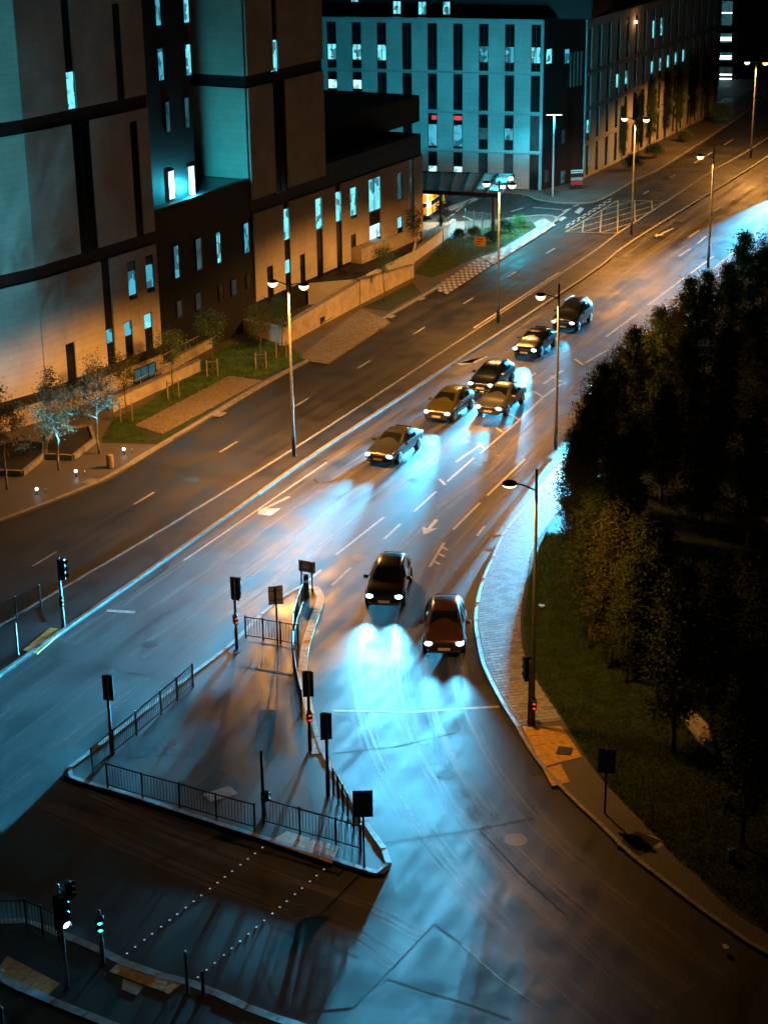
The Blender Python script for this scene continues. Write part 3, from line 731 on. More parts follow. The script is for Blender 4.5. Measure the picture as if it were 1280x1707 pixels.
# ---------------- dark link with the recess above
lnk = empty('link_building', FB.p(LB/2, 0), 0, 'low black brick link between the two beige blocks', 'building')
zr = FB.uv(335, 327)[1]
P_ = G(327, 322, zr); FBk = Fac((P_.x, P_.y), 28)
core(FB, lnk, .02, LB-.02, 0, zr, -12, 'charcoal_brick')
FB.box(MB(), .02, LB-.02, zr, zr+.012, -12, -.35).build('roof', 'roof_wet', lnk)
FB.box(MB(), .02, LB-.02, zr-.3, zr+.12, -.34, .02).build('parapet', 'charcoal_brick', lnk)
for tl, br, m in [((287, 410), (299, 462), 'win_b'), ((324, 398), (337, 448), 'win_dim'), ((358, 387), (368, 437), 'win_a'), ((404, 372), (415, 420), 'win_b'), ((293, 502), (304, 527), 'win_faint'), ((324, 489), (336, 514), 'win_faint'), ((363, 475), (373, 500), 'glass_dim'), ((384, 467), (395, 490), 'win_faint'), ((409, 458), (418, 478), 'glass_dim')]:
    window(FB, lnk, FB.rect(tl, br), m, bars=0)
# tower wall at the back of the recess
tw = empty('recess_tower', FBk.p(0, 0), 0, 'black recessed wall with a double column of bright cyan windows', 'building')
uL = FBk.uv(225, 345)[0]
core(FBk, tw, uL-3, .05, 0, 36, -8, 'charcoal_brick')
for tl, br, m in [((255, -12), (268, 42), 'win_b'), ((302, -15), (315, 37), 'win_a'), ((260, 80), (273, 133), 'win_b'), ((306, 73), (319, 125), 'win_a'), ((273, 169), (284, 219), 'win_dim'), ((305, 162), (316, 212), 'win_dim'), ((278, 285), (292, 330), 'win_hot'), ((311, 277), (325, 322), 'win_hot')]:
    window(FBk, tw, FBk.rect(tl, br), m, bars=0)

# ---------------- right beige block with the long lower wing
wng = empty('wing_building', FC.p(8, 0), 0, 'beige block whose long lower wing carries lit cyan slit windows', 'building')
uT = FC.uv(541, 300)[0]; uE = FC.uv(702, 300)[0]
core(FC, wng, .02, uE, 0, 8.3, -13); core(FC, wng, .021, uT, 8.3, 34, -12.9)
zl = FC.uv(417, 352)[1]-.05
C_low = [((469, 338), (484, 505)), ((523, 331), (537, 462)), ((556, 300), (569, 452)), ((581, 313), (593, 361)), ((612, 299), (633, 415)), ((442, 445), (454, 498)), ((497, 425), (507, 474)), ((582, 392), (592, 443)), ((660, 288), (669, 331)), ((660, 362), (669, 396)), ((680, 266), (688, 395))]
holes = [FC.rect(*q) for q in C_low]
for i in (0, 2, 10): holes[i] = (*holes[i][:3], zl+1)
zt = 8.05
panels(FC, wng, .02, uE, 1.9, zt, holes, 'clad_beige_c')
panels(FC, wng, .02, uT, 9.0, 16.5, [(*FC.rect((452, 145), (478, 318))[:3], 18)], 'clad_beige_c')
panels(FC, wng, .02, uT, 17.3, 26, [(*FC.rect((447, -60), (462, 124))[:3], 28)], 'clad_beige_c')
panels(FC, wng, .02, uT, 26.8, 33.6, [], 'clad_beige_c')
window(FC, wng, FC.rect((448, 66), (462, 121)), lit=(0, .95, 'win_a'), bars=0)
r = FC.rect((452, 145), (478, 318)); window(FC, wng, (r[0], r[1], r[2], 16.4), bars=1)
window(FC, wng, FC.rect((469, 348), (484, 397)), lit=(0, 1, 'win_a'), bars=0); window(FC, wng, FC.rect((471, 434), (484, 505)), lit=(0, .3, 'win_a'), bars=0)
window(FC, wng, FC.rect((523, 331), (537, 381)), lit=(0, 1, 'win_a'), bars=0); window(FC, wng, FC.rect((525, 383), (537, 462)), bars=0)
window(FC, wng, FC.rect((556, 320), (569, 368)), lit=(0, 1, 'win_a'), bars=0); window(FC, wng, FC.rect((557, 370), (569, 452)), bars=0)
window(FC, wng, holes[3], lit=(0, .93, 'win_a'), bars=0)
window(FC, wng, FC.rect((612, 299), (633, 347)), lit=(0, 1, 'win_a'), bars=1); window(FC, wng, FC.rect((612, 377), (633, 415)), lit=(0, .52, 'win_c'), bars=0)
for i in (5, 6, 7): window(FC, wng, holes[i], bars=0)
window(FC, wng, holes[8], 'win_dim', bars=0); window(FC, wng, holes[9], lit=(0, .5, 'win_a'), bars=0); window(FC, wng, (*holes[10][:3], zt), 'win_faint', bars=0)
core(FC, wng, .02, uE, 0, 1.15, .10, 'dark_wall', 'plinth')
# black upper storey of the wing and its set-back plant room
zp = FC.uv(701, 222)[1]
core(FC, wng, uT+.01, uE-.05, 8.3, zp, -13, 'charcoal_brick', 'upper_storey')
FS = Fac(FC.p(0, 0, -3.0), 28); zq = FS.uv(699, 158)[1]; uS = FS.uv(699, 190)[0]
core(FS, wng, uT, uS, zp+.001, zq, -9, 'charcoal_brick', 'plant_room')
core(FS, wng, uT, uS, zq, zq+.02, -9, 'roof_dark', 'roof')
# side wall of the block facing the recess, clad in pale panels
FCs = Fac(FC.p(0, 0), 28-90)             # runs back and left from the front corner
LS = (V2(FBk.p(0, 0))-V2(FC.p(0, 0))).length
for z0, z1 in ((zr+.05, 16.5), (17.3, 26), (26.8, 33.6)):
    for k in range(2):
        u0, u1 = .05+(LS-.1)*k/2, .05+(LS-.1)*(k+1)/2
        b = [FCs.p(u0+.007, z0, -.10), FCs.p(u1-.007, z0, -.10), FCs.p(u1-.007, z0, .0), FCs.p(u0+.007, z0, .0)]
        t_ = [(x, y, z1) for x, y, z in b]
        MB().hexa(b, t_).build('cladding_panel', 'clad_beige_c', wng)

# ---------------- far ward block: pale front square to the road (D) and long roadside front (E)
FD = Fac(G(895, 318), 106); FE = Fac(G(970, 300), 26)
wd = empty('ward_building', FD.p(-8, 0), 0, 'pale five storey block with dark window strips glowing teal behind the canopy', 'building')
zD = 15.85; uD0 = -34.0; uD1 = FD.uv(903, 150)[0]
core(FD, wd, uD0, uD1, 0, zD-.1, -16)
xs = [547, 587, 627, 669, 710.5, 753.5, 796, 840, 885]
wids = 15.5
rows = [(40, 119), (125, 186), (192, 251), (257, 318)]
zrow = [(FD.uv(892, b)[1], FD.uv(892, a)[1]) for a, b in rows]
us = []
for x in xs:
    us.append((FD.uv(x, 120)[0], FD.uv(x+wids, 120)[0]))
step = (us[-1][0]-us[0][0])/(len(us)-1); wdt = sum(b-a for a, b in us)/len(us)
us = [(us[0][0]+step*(k-6), us[0][0]+step*(k-6)+wdt) for k in range(15)]
holes = [(a, b, z0, z1) for a, b in us for z0, z1 in zrow]
panels(FD, wd, uD0, uD1, .15, zD, holes, 'clad_white', o=.12)
for z0, z1 in zrow[1:]:
    FD.box(MB(), uD0, uD1, z1+.05, z1+.17, .125, .20).build('string_course', 'frame_light', wd)
FD.box(MB(), uD0, uD1+.1, zD-.05, zD+.12, -.5, .22).build('coping', 'frame_light', wd)
FD.box(MB(), uD1-.02, uD1+.14, 0, zD-.06, -.2, .16).build('corner_trim', 'frame_light', wd)
for k, (a, b) in enumerate(us):
    j = k-6
    if j < -1: continue
    for i, (z0, z1) in enumerate(zrow):
        lit = None; pane = 'glass_dark'
        if i == 0 and j in (0, 1, 2, 6, 7, 8): lit = (.48, .82, 'win_b' if j in (6, 7) else 'win_a')
        if i == 1 and j in (0, 1): lit = (.22, .47, 'win_c')
        if i == 2 and j in (4, 5): lit = (.32, .95, 'win_b')
        if i == 2 and j in (6, 7): lit = (.38, .72, 'win_b' if j == 7 else 'win_dim')
        if i == 2 and j == 8: pane = 'win_faint'
        if i == 3 and j in (4, 5): lit = (.40, .75, 'win_c')
        if i == 3 and j in (6, 7): pane = 'glass_dim'
        window(FD, wd, (a, b, z0, z1), pane, lit=lit, bars=1 if i == 0 else 0)
        if i == 2 and j in (4, 5):
            FD.box(MB(), a+(.35 if j == 4 else .05), b-.05, z1-.62, z1-.22, .05, .075).build('red_sign', 'glow_red', wd)
# black top storey, set back
FDt = Fac(FD.p(0, 0, -2.0), 106)
core(FDt, wd, uD0+1, 4.5, zD, zD+5.5, -12, 'charcoal_brick', 'top_storey')
for tl, br in [((655, 0), (669, 23)), ((697, 1), (711, 24)), ((738, 1), (751, 24)), ((585, -16), (598, 3))]:
    window(FDt, wd, FDt.rect(tl, br), 'win_a', bars=1)
# black angled corner
Pc0 = Vector(FD.p(uD1+.16, 0)); Pc1 = Vector(FE.p(-.05, 0)); thK = math.degrees(math.atan2(Pc1.x-Pc0.x, Pc1.y-Pc0.y))
FK = Fac(Pc0, thK); LK = (Pc1-Pc0).length
FK.box(MB(), 0, LK, 0, 16.1, -8, 0).build('corner_wall', 'charcoal_brick', wd)
for tl, br, m in [((909, 81), (919, 105), 'win_a'), ((940, 81), (948, 105), 'win_b'), ((935, 216), (941, 238), 'win_faint'), ((906, 283), (913, 303), 'win_faint'), ((933, 285), (941, 304), 'win_dim')]:
    window(FK, wd, FK.rect(tl, br), m, bars=0)
for k in range(4):
    FK.box(MB(), LK-2.6+k*.6, LK-2.35+k*.6, 9.3, 12.5, .01, .05).build('metal_fin', 'galv', wd)
# long roadside front
wr = empty('roadside_building', FE.p(20, 0), 0, 'long pale block beside the far road with rows of narrow dark slits', 'building')
LE = FE.uv(1196, 120)[0]; zE = 15.2
core(FE, wr, 0, LE, 0, zE-.1, -15)
xe = [(988, 30), (1003, 30), (1020, 40), (1179, 20)]
n_e = 17; u_a = FE.uv(977, 100)[0]; u_b = LE-1.4
eus = [(u_a+.15+(u_b-u_a)*k/(n_e-1), u_a+.15+(u_b-u_a)*k/(n_e-1)+.95) for k in range(n_e)]
ez = [(.4, 3.3), (3.75, 6.6), (7.05, 10.0), (10.5, 14.5)]
eh = [(a, b, z0, z1) for k, (a, b) in enumerate(eus) for z0, z1 in ez]
panels(FE, wr, 0, LE, .15, zE, eh, 'clad_white_e', o=.16)
for z in (3.42, 6.72, 10.12):
    FE.box(MB(), 0, LE, z, z+.14, .165, .23).build('string_course', 'frame_light', wr)
FE.box(MB(), -.1, LE+.1, zE-.05, zE+.15, -.5, .26).build('coping', 'frame_light', wr)
litE = {(3, 7): 1, (3, 8): 1, (2, 7): 1, (2, 8): 1, (2, 9): 1, (2, 10): 1, (2, 11): 1, (2, 3): 1, (2, 4): 1, (1, 0): 1}
for k, (a, b) in enumerate(eus):
    for i, (z0, z1) in enumerate(ez):
        window(FE, wr, (a, b, z0, z1), 'glass_dark', lit=(.3, .75, 'win_a') if (i, k) in litE else None, bars=0)
# warm bulkhead lamp high on that front
ub, zb_ = FE.uv(1055, 36)
FE.box(MB(), ub-.15, ub+.15, zb_-.12, zb_+.15, .17, .42).build('wall_lamp', 'lamp_white', wr)
light('wall_lamp_light', 'POINT', Vector(FE.p(ub, zb_, .9))-OFF[wr], 30, SODIUM, wr, radius=.1)
# car park tower with lit decks far beyond
ck = empty('parking_deck', FE.p(LE+2, 0), 0, 'narrow dark parking tower with stacked lit decks beyond the long block', 'building')
FX = Fac(G(1197, 132), 100)
uX1 = FX.uv(1221, 100)[0]
core(FX, ck, -.05, uX1+3.5, 0, 22, -9, 'dark_wall')
for a, b, m in [(0, 42, 'win_dim'), (54, 71, 'win_dim'), (86, 101, 'win_dim'), (110, 138, 'win_faint')]:
    r = FX.rect((1199, a), (1220, b)); f = window(FX, ck, r, m, bars=0)
    for q in (.25, .5):
        if b-a < 40 or q > .3:
            z = r[2]+(r[3]-r[2])*q; FX.box(MB(), r[0]+.1, r[1]-.1, z, z+.10, .06, .09).build('tube_lamp', 'lamp_cyan', f)

# ---------------- terrace and low walls in front of the wing
def low_wall(name, label, a, b, h0, h1, th=.3, m='stone_wall', rail=False, z0=0, cap=True):
    A = G(*a); B = G(*b); d = (B-A).normalized(); n = Vector((-d.y, d.x, 0))*th
    o = empty(name, ((A+B)/2)[:], 0, label, 'wall')
    L = (B-A).length; k = max(1, round(L/3.0))
    for i in range(k):
        p = A.lerp(B, i/k)+d*.006; q = A.lerp(B, (i+1)/k)-d*.006; ha = h0+(h1-h0)*i/k; hb = h0+(h1-h0)*(i+1)/k
        MB().hexa([(p.x, p.y, z0), (q.x, q.y, z0), (q.x+n.x, q.y+n.y, z0), (p.x+n.x, p.y+n.y, z0)],
                  [(p.x, p.y, ha), (q.x, q.y, hb), (q.x+n.x, q.y+n.y, hb), (p.x+n.x, p.y+n.y, ha)]).build('wall_panel', m, o)
    if cap:
        e = n*.12
        MB().hexa([(A-e+Vector((0, 0, h0+.002)))[:], (B-e+Vector((0, 0, h1+.002)))[:], (B+n+e+Vector((0, 0, h1+.002)))[:], (A+n+e+Vector((0, 0, h0+.002)))[:]],
                  [(A-e+Vector((0, 0, h0+.07)))[:], (B-e+Vector((0, 0, h1+.07)))[:], (B+n+e+Vector((0, 0, h1+.07)))[:], (A+n+e+Vector((0, 0, h0+.07)))[:]]).build('coping', 'kerb', o)
    if rail:
        mb = MB()
        a3 = A+n/2+Vector((0, 0, h0)); b3 = B+n/2+Vector((0, 0, h1)); up = Vector((0, 0, .55))
        mb.tube(a3+up, b3+up, .03)
        for i in range(int(L/1.5)+1):
            p = a3.lerp(b3, i/int(L/1.5)); MB().tube(p, p+up, .025).build('rail_post', 'galv', o)
        mb.build('top_rail', 'galv', o)
    return o
low_wall('garden_wall', 'low pale wall beneath the basement window behind the young trees', (189, 690), (335, 622), .85, .85, rail=True)
low_wall('garden_wall', 'pale wall climbing from the lawn beside the tall twin lamp', (472, 580), (600, 510), 1.45, 1.8)
low_wall('garden_wall', 'pale wall stepping down below the terrace of the wing', (601, 509.5), (690, 464), 1.9, 1.05)
low_wall('garden_wall', 'short pale return wall behind the green lawn', (405, 556), (472, 577), 1.0, 1.3, cap=False)
low_wall('garden_wall', 'pale wall along the black link behind the young trees', (275, 626), (405, 553), .75, .75, rail=True)
low_wall('ramp_wall', 'white ramp wall lit cyan beside the canopy', (690, 440), (760, 388), 1.0, 1.15, m='pale_render', rail=True)
ter = empty('terrace', G(640, 470)[:], 0, 'dark flat terrace with a grey flank wall in front of the wing', 'terrace')
A = G(594, 503, 0); B = G(688, 455, 0); A2 = Vector(FC.p(FC.uv(560, 440)[0], 0, .2)); B2 = Vector(FC.p(FC.uv(690, 400)[0], 0, .2))
A2 = Vector(FC.p(FC.uv(508, 470)[0], 0, .25))
MB().prism([(A.x, A.y), (B.x, B.y), (B2.x, B2.y), (A2.x, A2.y)], 0, 1.72).build('base', 'pale_render', ter)
MB().prism([(A.x, A.y), (B.x, B.y), (B2.x, B2.y), (A2.x, A2.y)], 1.725, 1.76).build('deck', 'asphalt_dark', ter)
Q = [G(603, 441, 1.7), G(645, 424, 1.7)]; d = (Q[1]-Q[0]); n = Vector((-d.y, d.x, 0)).normalized()*1.6
MB().hexa([(Q[0].x, Q[0].y, 1.761), (Q[1].x, Q[1].y, 1.761), (Q[1].x+n.x, Q[1].y+n.y, 1.761), (Q[0].x+n.x, Q[0].y+n.y, 1.761)], [(Q[0].x, Q[0].y, 2.9), (Q[1].x, Q[1].y, 2.9), (Q[1].x+n.x, Q[1].y+n.y, 2.9), (Q[0].x+n.x, Q[0].y+n.y, 2.9)]).build('porch_wall', 'stone_wall', ter)
Q = [G(645, 424, 1.7), G(700, 398, 1.7)]; d = (Q[1]-Q[0]); n = Vector((-d.y, d.x, 0)).normalized()*.3
MB().hexa([(Q[0].x, Q[0].y, 1.761), (Q[1].x, Q[1].y, 1.761), (Q[1].x+n.x, Q[1].y+n.y, 1.761), (Q[0].x+n.x, Q[0].y+n.y, 1.761)], [(Q[0].x, Q[0].y, 2.9), (Q[1].x, Q[1].y, 2.7), (Q[1].x+n.x, Q[1].y+n.y, 2.7), (Q[0].x+n.x, Q[0].y+n.y, 2.9)]).build('parapet', 'stone_wall', ter)
# slot lights / vent openings in the walls
for a, b in (((535, 546), (553, 534)),):
    A = G(*a); B = G(*b); o = empty('wall_vent', ((A+B)/2)[:], 0, 'black slot vent with a pale lip in the low wall', 'vent')
    d = (B-A).normalized(); n = Vector((d.y, -d.x, 0))
    MB().hexa([(A+n*.02+Vector((0, 0, .35)))[:], (B+n*.02+Vector((0, 0, .35)))[:], (B-n*.1+Vector((0, 0, .35)))[:], (A-n*.1+Vector((0, 0, .35)))[:]], [(A+n*.02+Vector((0, 0, .7)))[:], (B+n*.02+Vector((0, 0, .7)))[:], (B-n*.1+Vector((0, 0, .7)))[:], (A-n*.1+Vector((0, 0, .7)))[:]]).build('grille', 'black_paint', o)
    MB().hexa([(A+n*.12+Vector((0, 0, .25)))[:], (B+n*.12+Vector((0, 0, .25)))[:], (B-n*.1+Vector((0, 0, .25)))[:], (A-n*.1+Vector((0, 0, .25)))[:]], [(A+n*.12+Vector((0, 0, .33)))[:], (B+n*.12+Vector((0, 0, .33)))[:], (B-n*.1+Vector((0, 0, .33)))[:], (A-n*.1+Vector((0, 0, .33)))[:]]).build('lip', 'kerb', o)

# ---------------- entrance canopy
cz = 4.4
c0, c1, c2, c3 = G(690, 317, cz), G(830, 324, cz), G(856, 291, cz), G(690, 286, cz)
cp = empty('canopy', G(822, 400)[:], 0, 'dark glazed entrance canopy on slim columns', 'canopy')
NB = 7
for k in range(NB):
    a, b = k/NB+.008, (k+1)/NB-.008
    r = [c0.lerp(c1, a), c0.lerp(c1, b), c3.lerp(c2, b), c3.lerp(c2, a)]
    MB().hexa([(p.x, p.y, cz-.04) for p in r], [(p.x, p.y, cz) for p in r]).build('roof_panel', 'canopy_sheet', cp)
for k in range(NB+1):
    a = c0.lerp(c1, k/NB); b = c3.lerp(c2, k/NB)
    MB().tube((a.x, a.y, cz+.05), (b.x, b.y, cz+.05), .09, n=6).build('roof_rib', 'black_paint', cp)
for a, b in ((c0, c1), (c1, c2), (c3, c2)):
    d = (b-a).normalized(); n = Vector((-d.y, d.x, 0))*.1
    MB().hexa([(q.x, q.y, cz-.22) for q in (a-n, b-n, b+n, a+n)], [(q.x, q.y, cz+.1) for q in (a-n, b-n, b+n, a+n)]).build('fascia', 'black_paint', cp)
for x, y in ((735, 378), (822, 397)):
    p = G(x, y); MB().tube(p, (p.x, p.y, cz-.1), .16, n=12).build('column', 'steel', cp)
for k, (x, y) in enumerate(((740, 300), (790, 302), (828, 312))):
    p = G(x, y, cz-.45)
    MB().lathe(p, [(.05, .1), (.2, .06), (.2, 0), (.05, -.02)], 12).build('downlight', 'lamp_cyan', cp)
    light('downlight_light', 'SPOT', Vector((p.x, p.y, cz-.5))-OFF[cp], (4500, 5000, 5000)[k], (TEAL, TEAL, TEAL)[k] if k else (1, .8, .5), cp, (0, 0, -1), 150, .6, .15)

# ---------------- glazed screen beside the column
gs = empty('glass_screen', G(775, 385)[:], 0, 'row of clear glass screens beside the canopy column', 'glass screen')
A = G(775, 386); B = G(818, 394)
for k in range(3):
    a = A.lerp(B, k/3+.01); b = A.lerp(B, (k+1)/3-.01); d = (b-a).normalized(); n = Vector((-d.y, d.x, 0))*.01
    MB().hexa([(q.x, q.y, .15) for q in (a-n, b-n, b+n, a+n)], [(q.x, q.y, 1.9) for q in (a-n, b-n, b+n, a+n)]).build('pane', 'screen_glass', gs)
for k in range(4):
    a = A.lerp(B, k/3); MB().tube((a.x, a.y, 0), (a.x, a.y, 2.0), .03).build('post', 'galv', gs)

# ================================================================== STREET LAMPS
def lantern(parent, c, m, facing, power, col, spread=160, deep=1.0):
    """flattened lantern: hood, glowing bowl; facing = plan direction of the arm"""
    h = MB().lathe(c, [(.03, .13), (.14, .115), (.26, .06), (.29, 0.0), (.28, -.02), (.25, -.025)], 16).build('lantern_hood', 'steel', parent, True, True)
    MB().lathe(c, [(.262, -.022), (.262, -.03-.07*deep), (.22, -.03-.16*deep), (.13, -.03-.24*deep), (.03, -.03-.26*deep)], 16).build('lamp_bowl', m, parent, True, True)
    light('lamp_light', 'SPOT', (c[0], c[1], c[2]-.36), power, col, parent, (0, 0, -1), spread, .30, .2)
def street_lamp(p, label, arms, h=10.0, power=1800, group=None, m='lamp_warm', col=SODIUM, armlen=.85, over=0.0, spread=166):
    o = empty('street_lamp', p, 0, label, 'street lamp', group)
    MB().lathe((0, 0, 0), [(.11, 0), (.11, 1.2), (.085, 1.25), (.05, h+over-.02), (.02, h+over)], 12).build('post', 'steel', o, True, True)
    MB().box(-.16, .16, -.16, .16, 0, .03).build('base_plate', 'steel', o, True)
    for a in arms:
        d = Vector((a[0], a[1], 0)).normalized(); e = d*armlen
        MB().path([(0, 0, h-.35), (e.x*.45, e.y*.45, h-.22), (e.x*.8, e.y*.8, h-.17)], [.035, .032, .03]).build('arm', 'steel', o, True, True)
        lantern(o, (e.x*1.1, e.y*1.1, h-.22), m, d, power, col, spread, .45 if m == 'lamp_white' else 1.0)
    return o
TW = 'twin lamps down the median'
P_MED = {490: 11000, 830: 6600, 1052: 7500, 1251: 7000}
for px_, lab in (((490, 760), 'twin armed street lamp on the median in front of the beige wing'), ((830, 538), 'twin armed street lamp on the median before the canopy'),
                 ((1052, 391), 'twin armed street lamp on the median beside the yellow box'), ((1251, 263), 'twin armed street lamp on the median farthest up the road')):
    street_lamp(G(*px_, .1), lab, (RN, -RN), 10.0, P_MED[px_[0]], TW, spread=160)
SG = 'single lamps on the park side'
street_lamp(G(887, 1210, .1), 'single armed street lamp rising from the block paved curve', (-RN,), 10.0, 2600, SG, 'lamp_white', (1, .42, .08), armlen=.95, over=.5, spread=156)
street_lamp(G(926, 748, .1), 'single armed street lamp behind the two waiting dark cars', (-RN,), 8.9, 7200, SG, armlen=.95, over=.5)
street_lamp(G(1180, 446, .1), 'single armed street lamp rising above the far hedge of trees', (-RN,), 8.9, 7200, SG, armlen=.95, over=.5)
# short cyan-lit posts in the forecourt
for px_, h, lab in (((921, 327), 7.6, 'slim pale column lamp at the black corner of the ward block'), ((744, 300), 4.6, 'slim pale T-headed lamp behind the canopy')):
    p = G(*px_, .1); o = empty('column_lamp', p, 0, lab, 'column lamp', 'pale column lamps in the forecourt')
    MB().lathe((0, 0, 0), [(.10, 0), (.075, h-.1), (.07, h)], 10).build('post', 'sign_white', o, True, True)
    MB().box(-.75, .75, -.09, .09, h+.005, h+.08).build('head', 'steel', o, True)
    MB().box(-.7, .7, -.07, .07, h-.03, h+.001).build('lens', 'lamp_cyan', o, True)
    light('lens_light', 'SPOT', (0, -.3, h-.12), 3200, TEAL, o, (0, 0, -1), 152, .4, .15)
# flood lamps at the canopy corner
fl = empty('flood_lamp', G(846, 303, 4.4), 0, 'pair of bright cyan flood lamps on the canopy corner', 'flood lamp')
for k, (a, b) in enumerate(((838, 311), (851, 297))):
    p = G(a, b, 4.75)
    MB().box(p.x-.22, p.x+.22, p.y-.12, p.y+.12, 4.62, 4.92).build('housing', 'steel', fl, bevel=.03)
    MB().box(p.x-.19, p.x+.19, p.y-.14, p.y-.121, 4.65, 4.89).build('lens', 'lamp_cyan', fl)
    light('flood_light', 'SPOT', Vector((p.x, p.y+.3, 4.9))-OFF[fl], 9000, TEAL, fl, Vector((.05, 1, -.35)), 156, .8, .2)
    light('flood_light', 'SPOT', Vector((p.x+.3, p.y-.4, 4.8))-OFF[fl], 2300, TEAL, fl, Vector((.15, -.35, -.85)), 118, .9, .2)
# wall washer on the link roof
wl = FBk.p(-1.2, zr+.35, .6)
ww = empty('roof_lamp', (wl[0], wl[1], zr+.012), 0, 'small cyan lamp on the wet roof of the black link', 'roof lamp')
MB().box(-.15, .15, -.1, .1, 0, .18).build('housing', 'steel', ww, True); MB().box(-.13, .13, -.08, .08, .181, .2).build('lens', 'lamp_cyan', ww, True)
light('roof_light', 'POINT', (0, 0, .6), 1500, TEAL, ww, radius=.1)
# unseen mast and teal flood lamp, added to wash the turned facet
mp_ = S(-40, -21.5)
fm = empty('added_flood_mast', (-35, 79.5, .1), 0, 'added tall mast with a teal flood lamp, unseen beyond the left edge', 'flood mast')
MB().lathe((0, 0, 0), [(.16, 0), (.07, 22.0)], 10).build('post', 'steel', fm, True, True)
MB().box(-.35, .35, -.15, .15, 22.0, 22.4).build('housing', 'steel', fm, True); MB().box(-.3, .3, .151, .17, 22.03, 22.37).build('lens', 'lamp_cyan', fm, True)
light('flood_light', 'SPOT', (0, .4, 22.2), 60000, TEAL, fm, Vector((.60, .80, -.06)), 60, .9, .25)

# ================================================================== GUARD RAILS
def guard_rail(pts, label, h=1.0, group='pedestrian guard rails', gap=.125, posts=None, m='black_paint'):
    P = [G(*p, .1) for p in pts]
    o = empty('guard_rail', P[0], 0, label, 'guard rail', group); bars = MB()
    for p in P:
        MB().tube(p, p+Vector((0, 0, h+.06)), .038, n=8).build('post', m, o)
        MB().lathe(p+Vector((0, 0, h+.06)), [(.04, 0), (.03, .02), (.008, .03)], 8).build('post_cap', 'galv', o)
    for a, b in zip(P, P[1:]):
        for z in (h, .14):
            MB().tube(a+Vector((0, 0, z)), b+Vector((0, 0, z)), .028, n=6).build('rail', m, o)
        n = int((b-a).length/gap)
        for i in range(1, n):
            q = a.lerp(b, i/n); bars.tube(q+Vector((0, 0, .14)), q+Vector((0, 0, h)), .0085, n=4, cap=False)
    mark(bars.build('infill_bars', m, o), kind='stuff')
    return o
guard_rail([(322, 1146), (296, 1169), (269, 1192), (228, 1227), (190, 1258), (155, 1289)], 'long black railing on the left edge of the island')
guard_rail([(180, 1314), (238, 1331), (300, 1348), (361, 1366), (425, 1384)], 'black railing along the dark front edge of the island')
guard_rail([(440, 1374), (500, 1391), (560, 1408), (602, 1421)], 'black railing just behind the yellow tactile slabs')
guard_rail([(556, 1325), (564, 1339), (572, 1353), (580, 1368), (590, 1387), (600, 1408)], 'steep short railing on the right edge of the island')
guard_rail([(410, 1064), (439, 1068), (468, 1073), (497, 1078)], 'short black railing across the narrow end of the island')
guard_rail([(505, 1008), (496, 1032), (490, 1057), (488, 1087), (490, 1120), (495, 1155), (503, 1190)], 'curved railing beside the orange lit kerb of the island', m='steel')
guard_rail([(-45, 1546), (0, 1548), (45, 1546), (72, 1558), (99, 1571)], 'bent railing at the bottom left corner')
guard_rail([(-12, 1050), (28, 1031), (68, 1012)], 'short railing on the median at the left edge')
guard_rail([(1222, 178), (1245, 166), (1268, 153), (1292, 140)], 'pale railing far up the road at the right edge', m='galv')

# ================================================================== SIGNALS AND SIGNS
def head(parent, c, ang, aspects, board=True, s=1.0):
    """three-light head; local frame: faces +x after turning by ang"""
    ca, sa = math.cos(ang), math.sin(ang)
    def L(x, y, z): return (c[0]+ca*x-sa*y, c[1]+sa*x+ca*y, c[2]+z)
    def bxx(x0, x1, y0, y1, z0, z1):
        m = MB(); return m.hexa([L(x0, y0, z0), L(x1, y0, z0), L(x1, y1, z0), L(x0, y1, z0)], [L(x0, y0, z1), L(x1, y0, z1), L(x1, y1, z1), L(x0, y1, z1)])
    n = len(aspects); H = .31*n*s
    hb = bxx(-.10, .12, -.16*s, .16*s, -H/2, H/2).build('signal_head', 'black_paint', parent, True, bevel=.02)
    if board: bxx(-.115, -.101, -.205*s, .205*s, -H/2-.05, H/2+.05).build('backing_board', 'black_paint', parent, True)
    for k, a in enumerate(aspects):
        z = H/2-.31*s*(k+.5)
        pts = []; R0 = .105*s; mb = MB(); N = 12
        vs = [L(.124, R0*math.cos(2*math.pi*i/N), z+R0*math.sin(2*math.pi*i/N)) for i in range(N)] + [L(.19, .0, z-.01)]
        mb.add(vs, [(i, (i+1) % N, N) for i in range(N)]).build('lens', a, hb, True, True)
        mb = MB(); R1 = .125*s; M_ = 9
        rim = [(R1*math.cos(math.pi*(-.12+1.24*i/(M_-1))), R1*math.sin(math.pi*(-.12+1.24*i/(M_-1)))) for i in range(M_)]
        vs = [L(.121, y, z+q) for y, q in rim]+[L(.235, y, z+q-.015) for y, q in rim]
        mb.add(vs, [(i, i+1, M_+i+1, M_+i) for i in range(M_-1)]).build('visor', 'black_paint', hb, True)
    return hb
OFFL = ('sig_off', 'sig_off', 'sig_off')
def bear(a, b):                     # plan angle from picture point a to b
    d = G(*b)-G(*a); return math.atan2(d.y, d.x)
CAMW = lambda p: math.atan2(-p.y, -p.x)
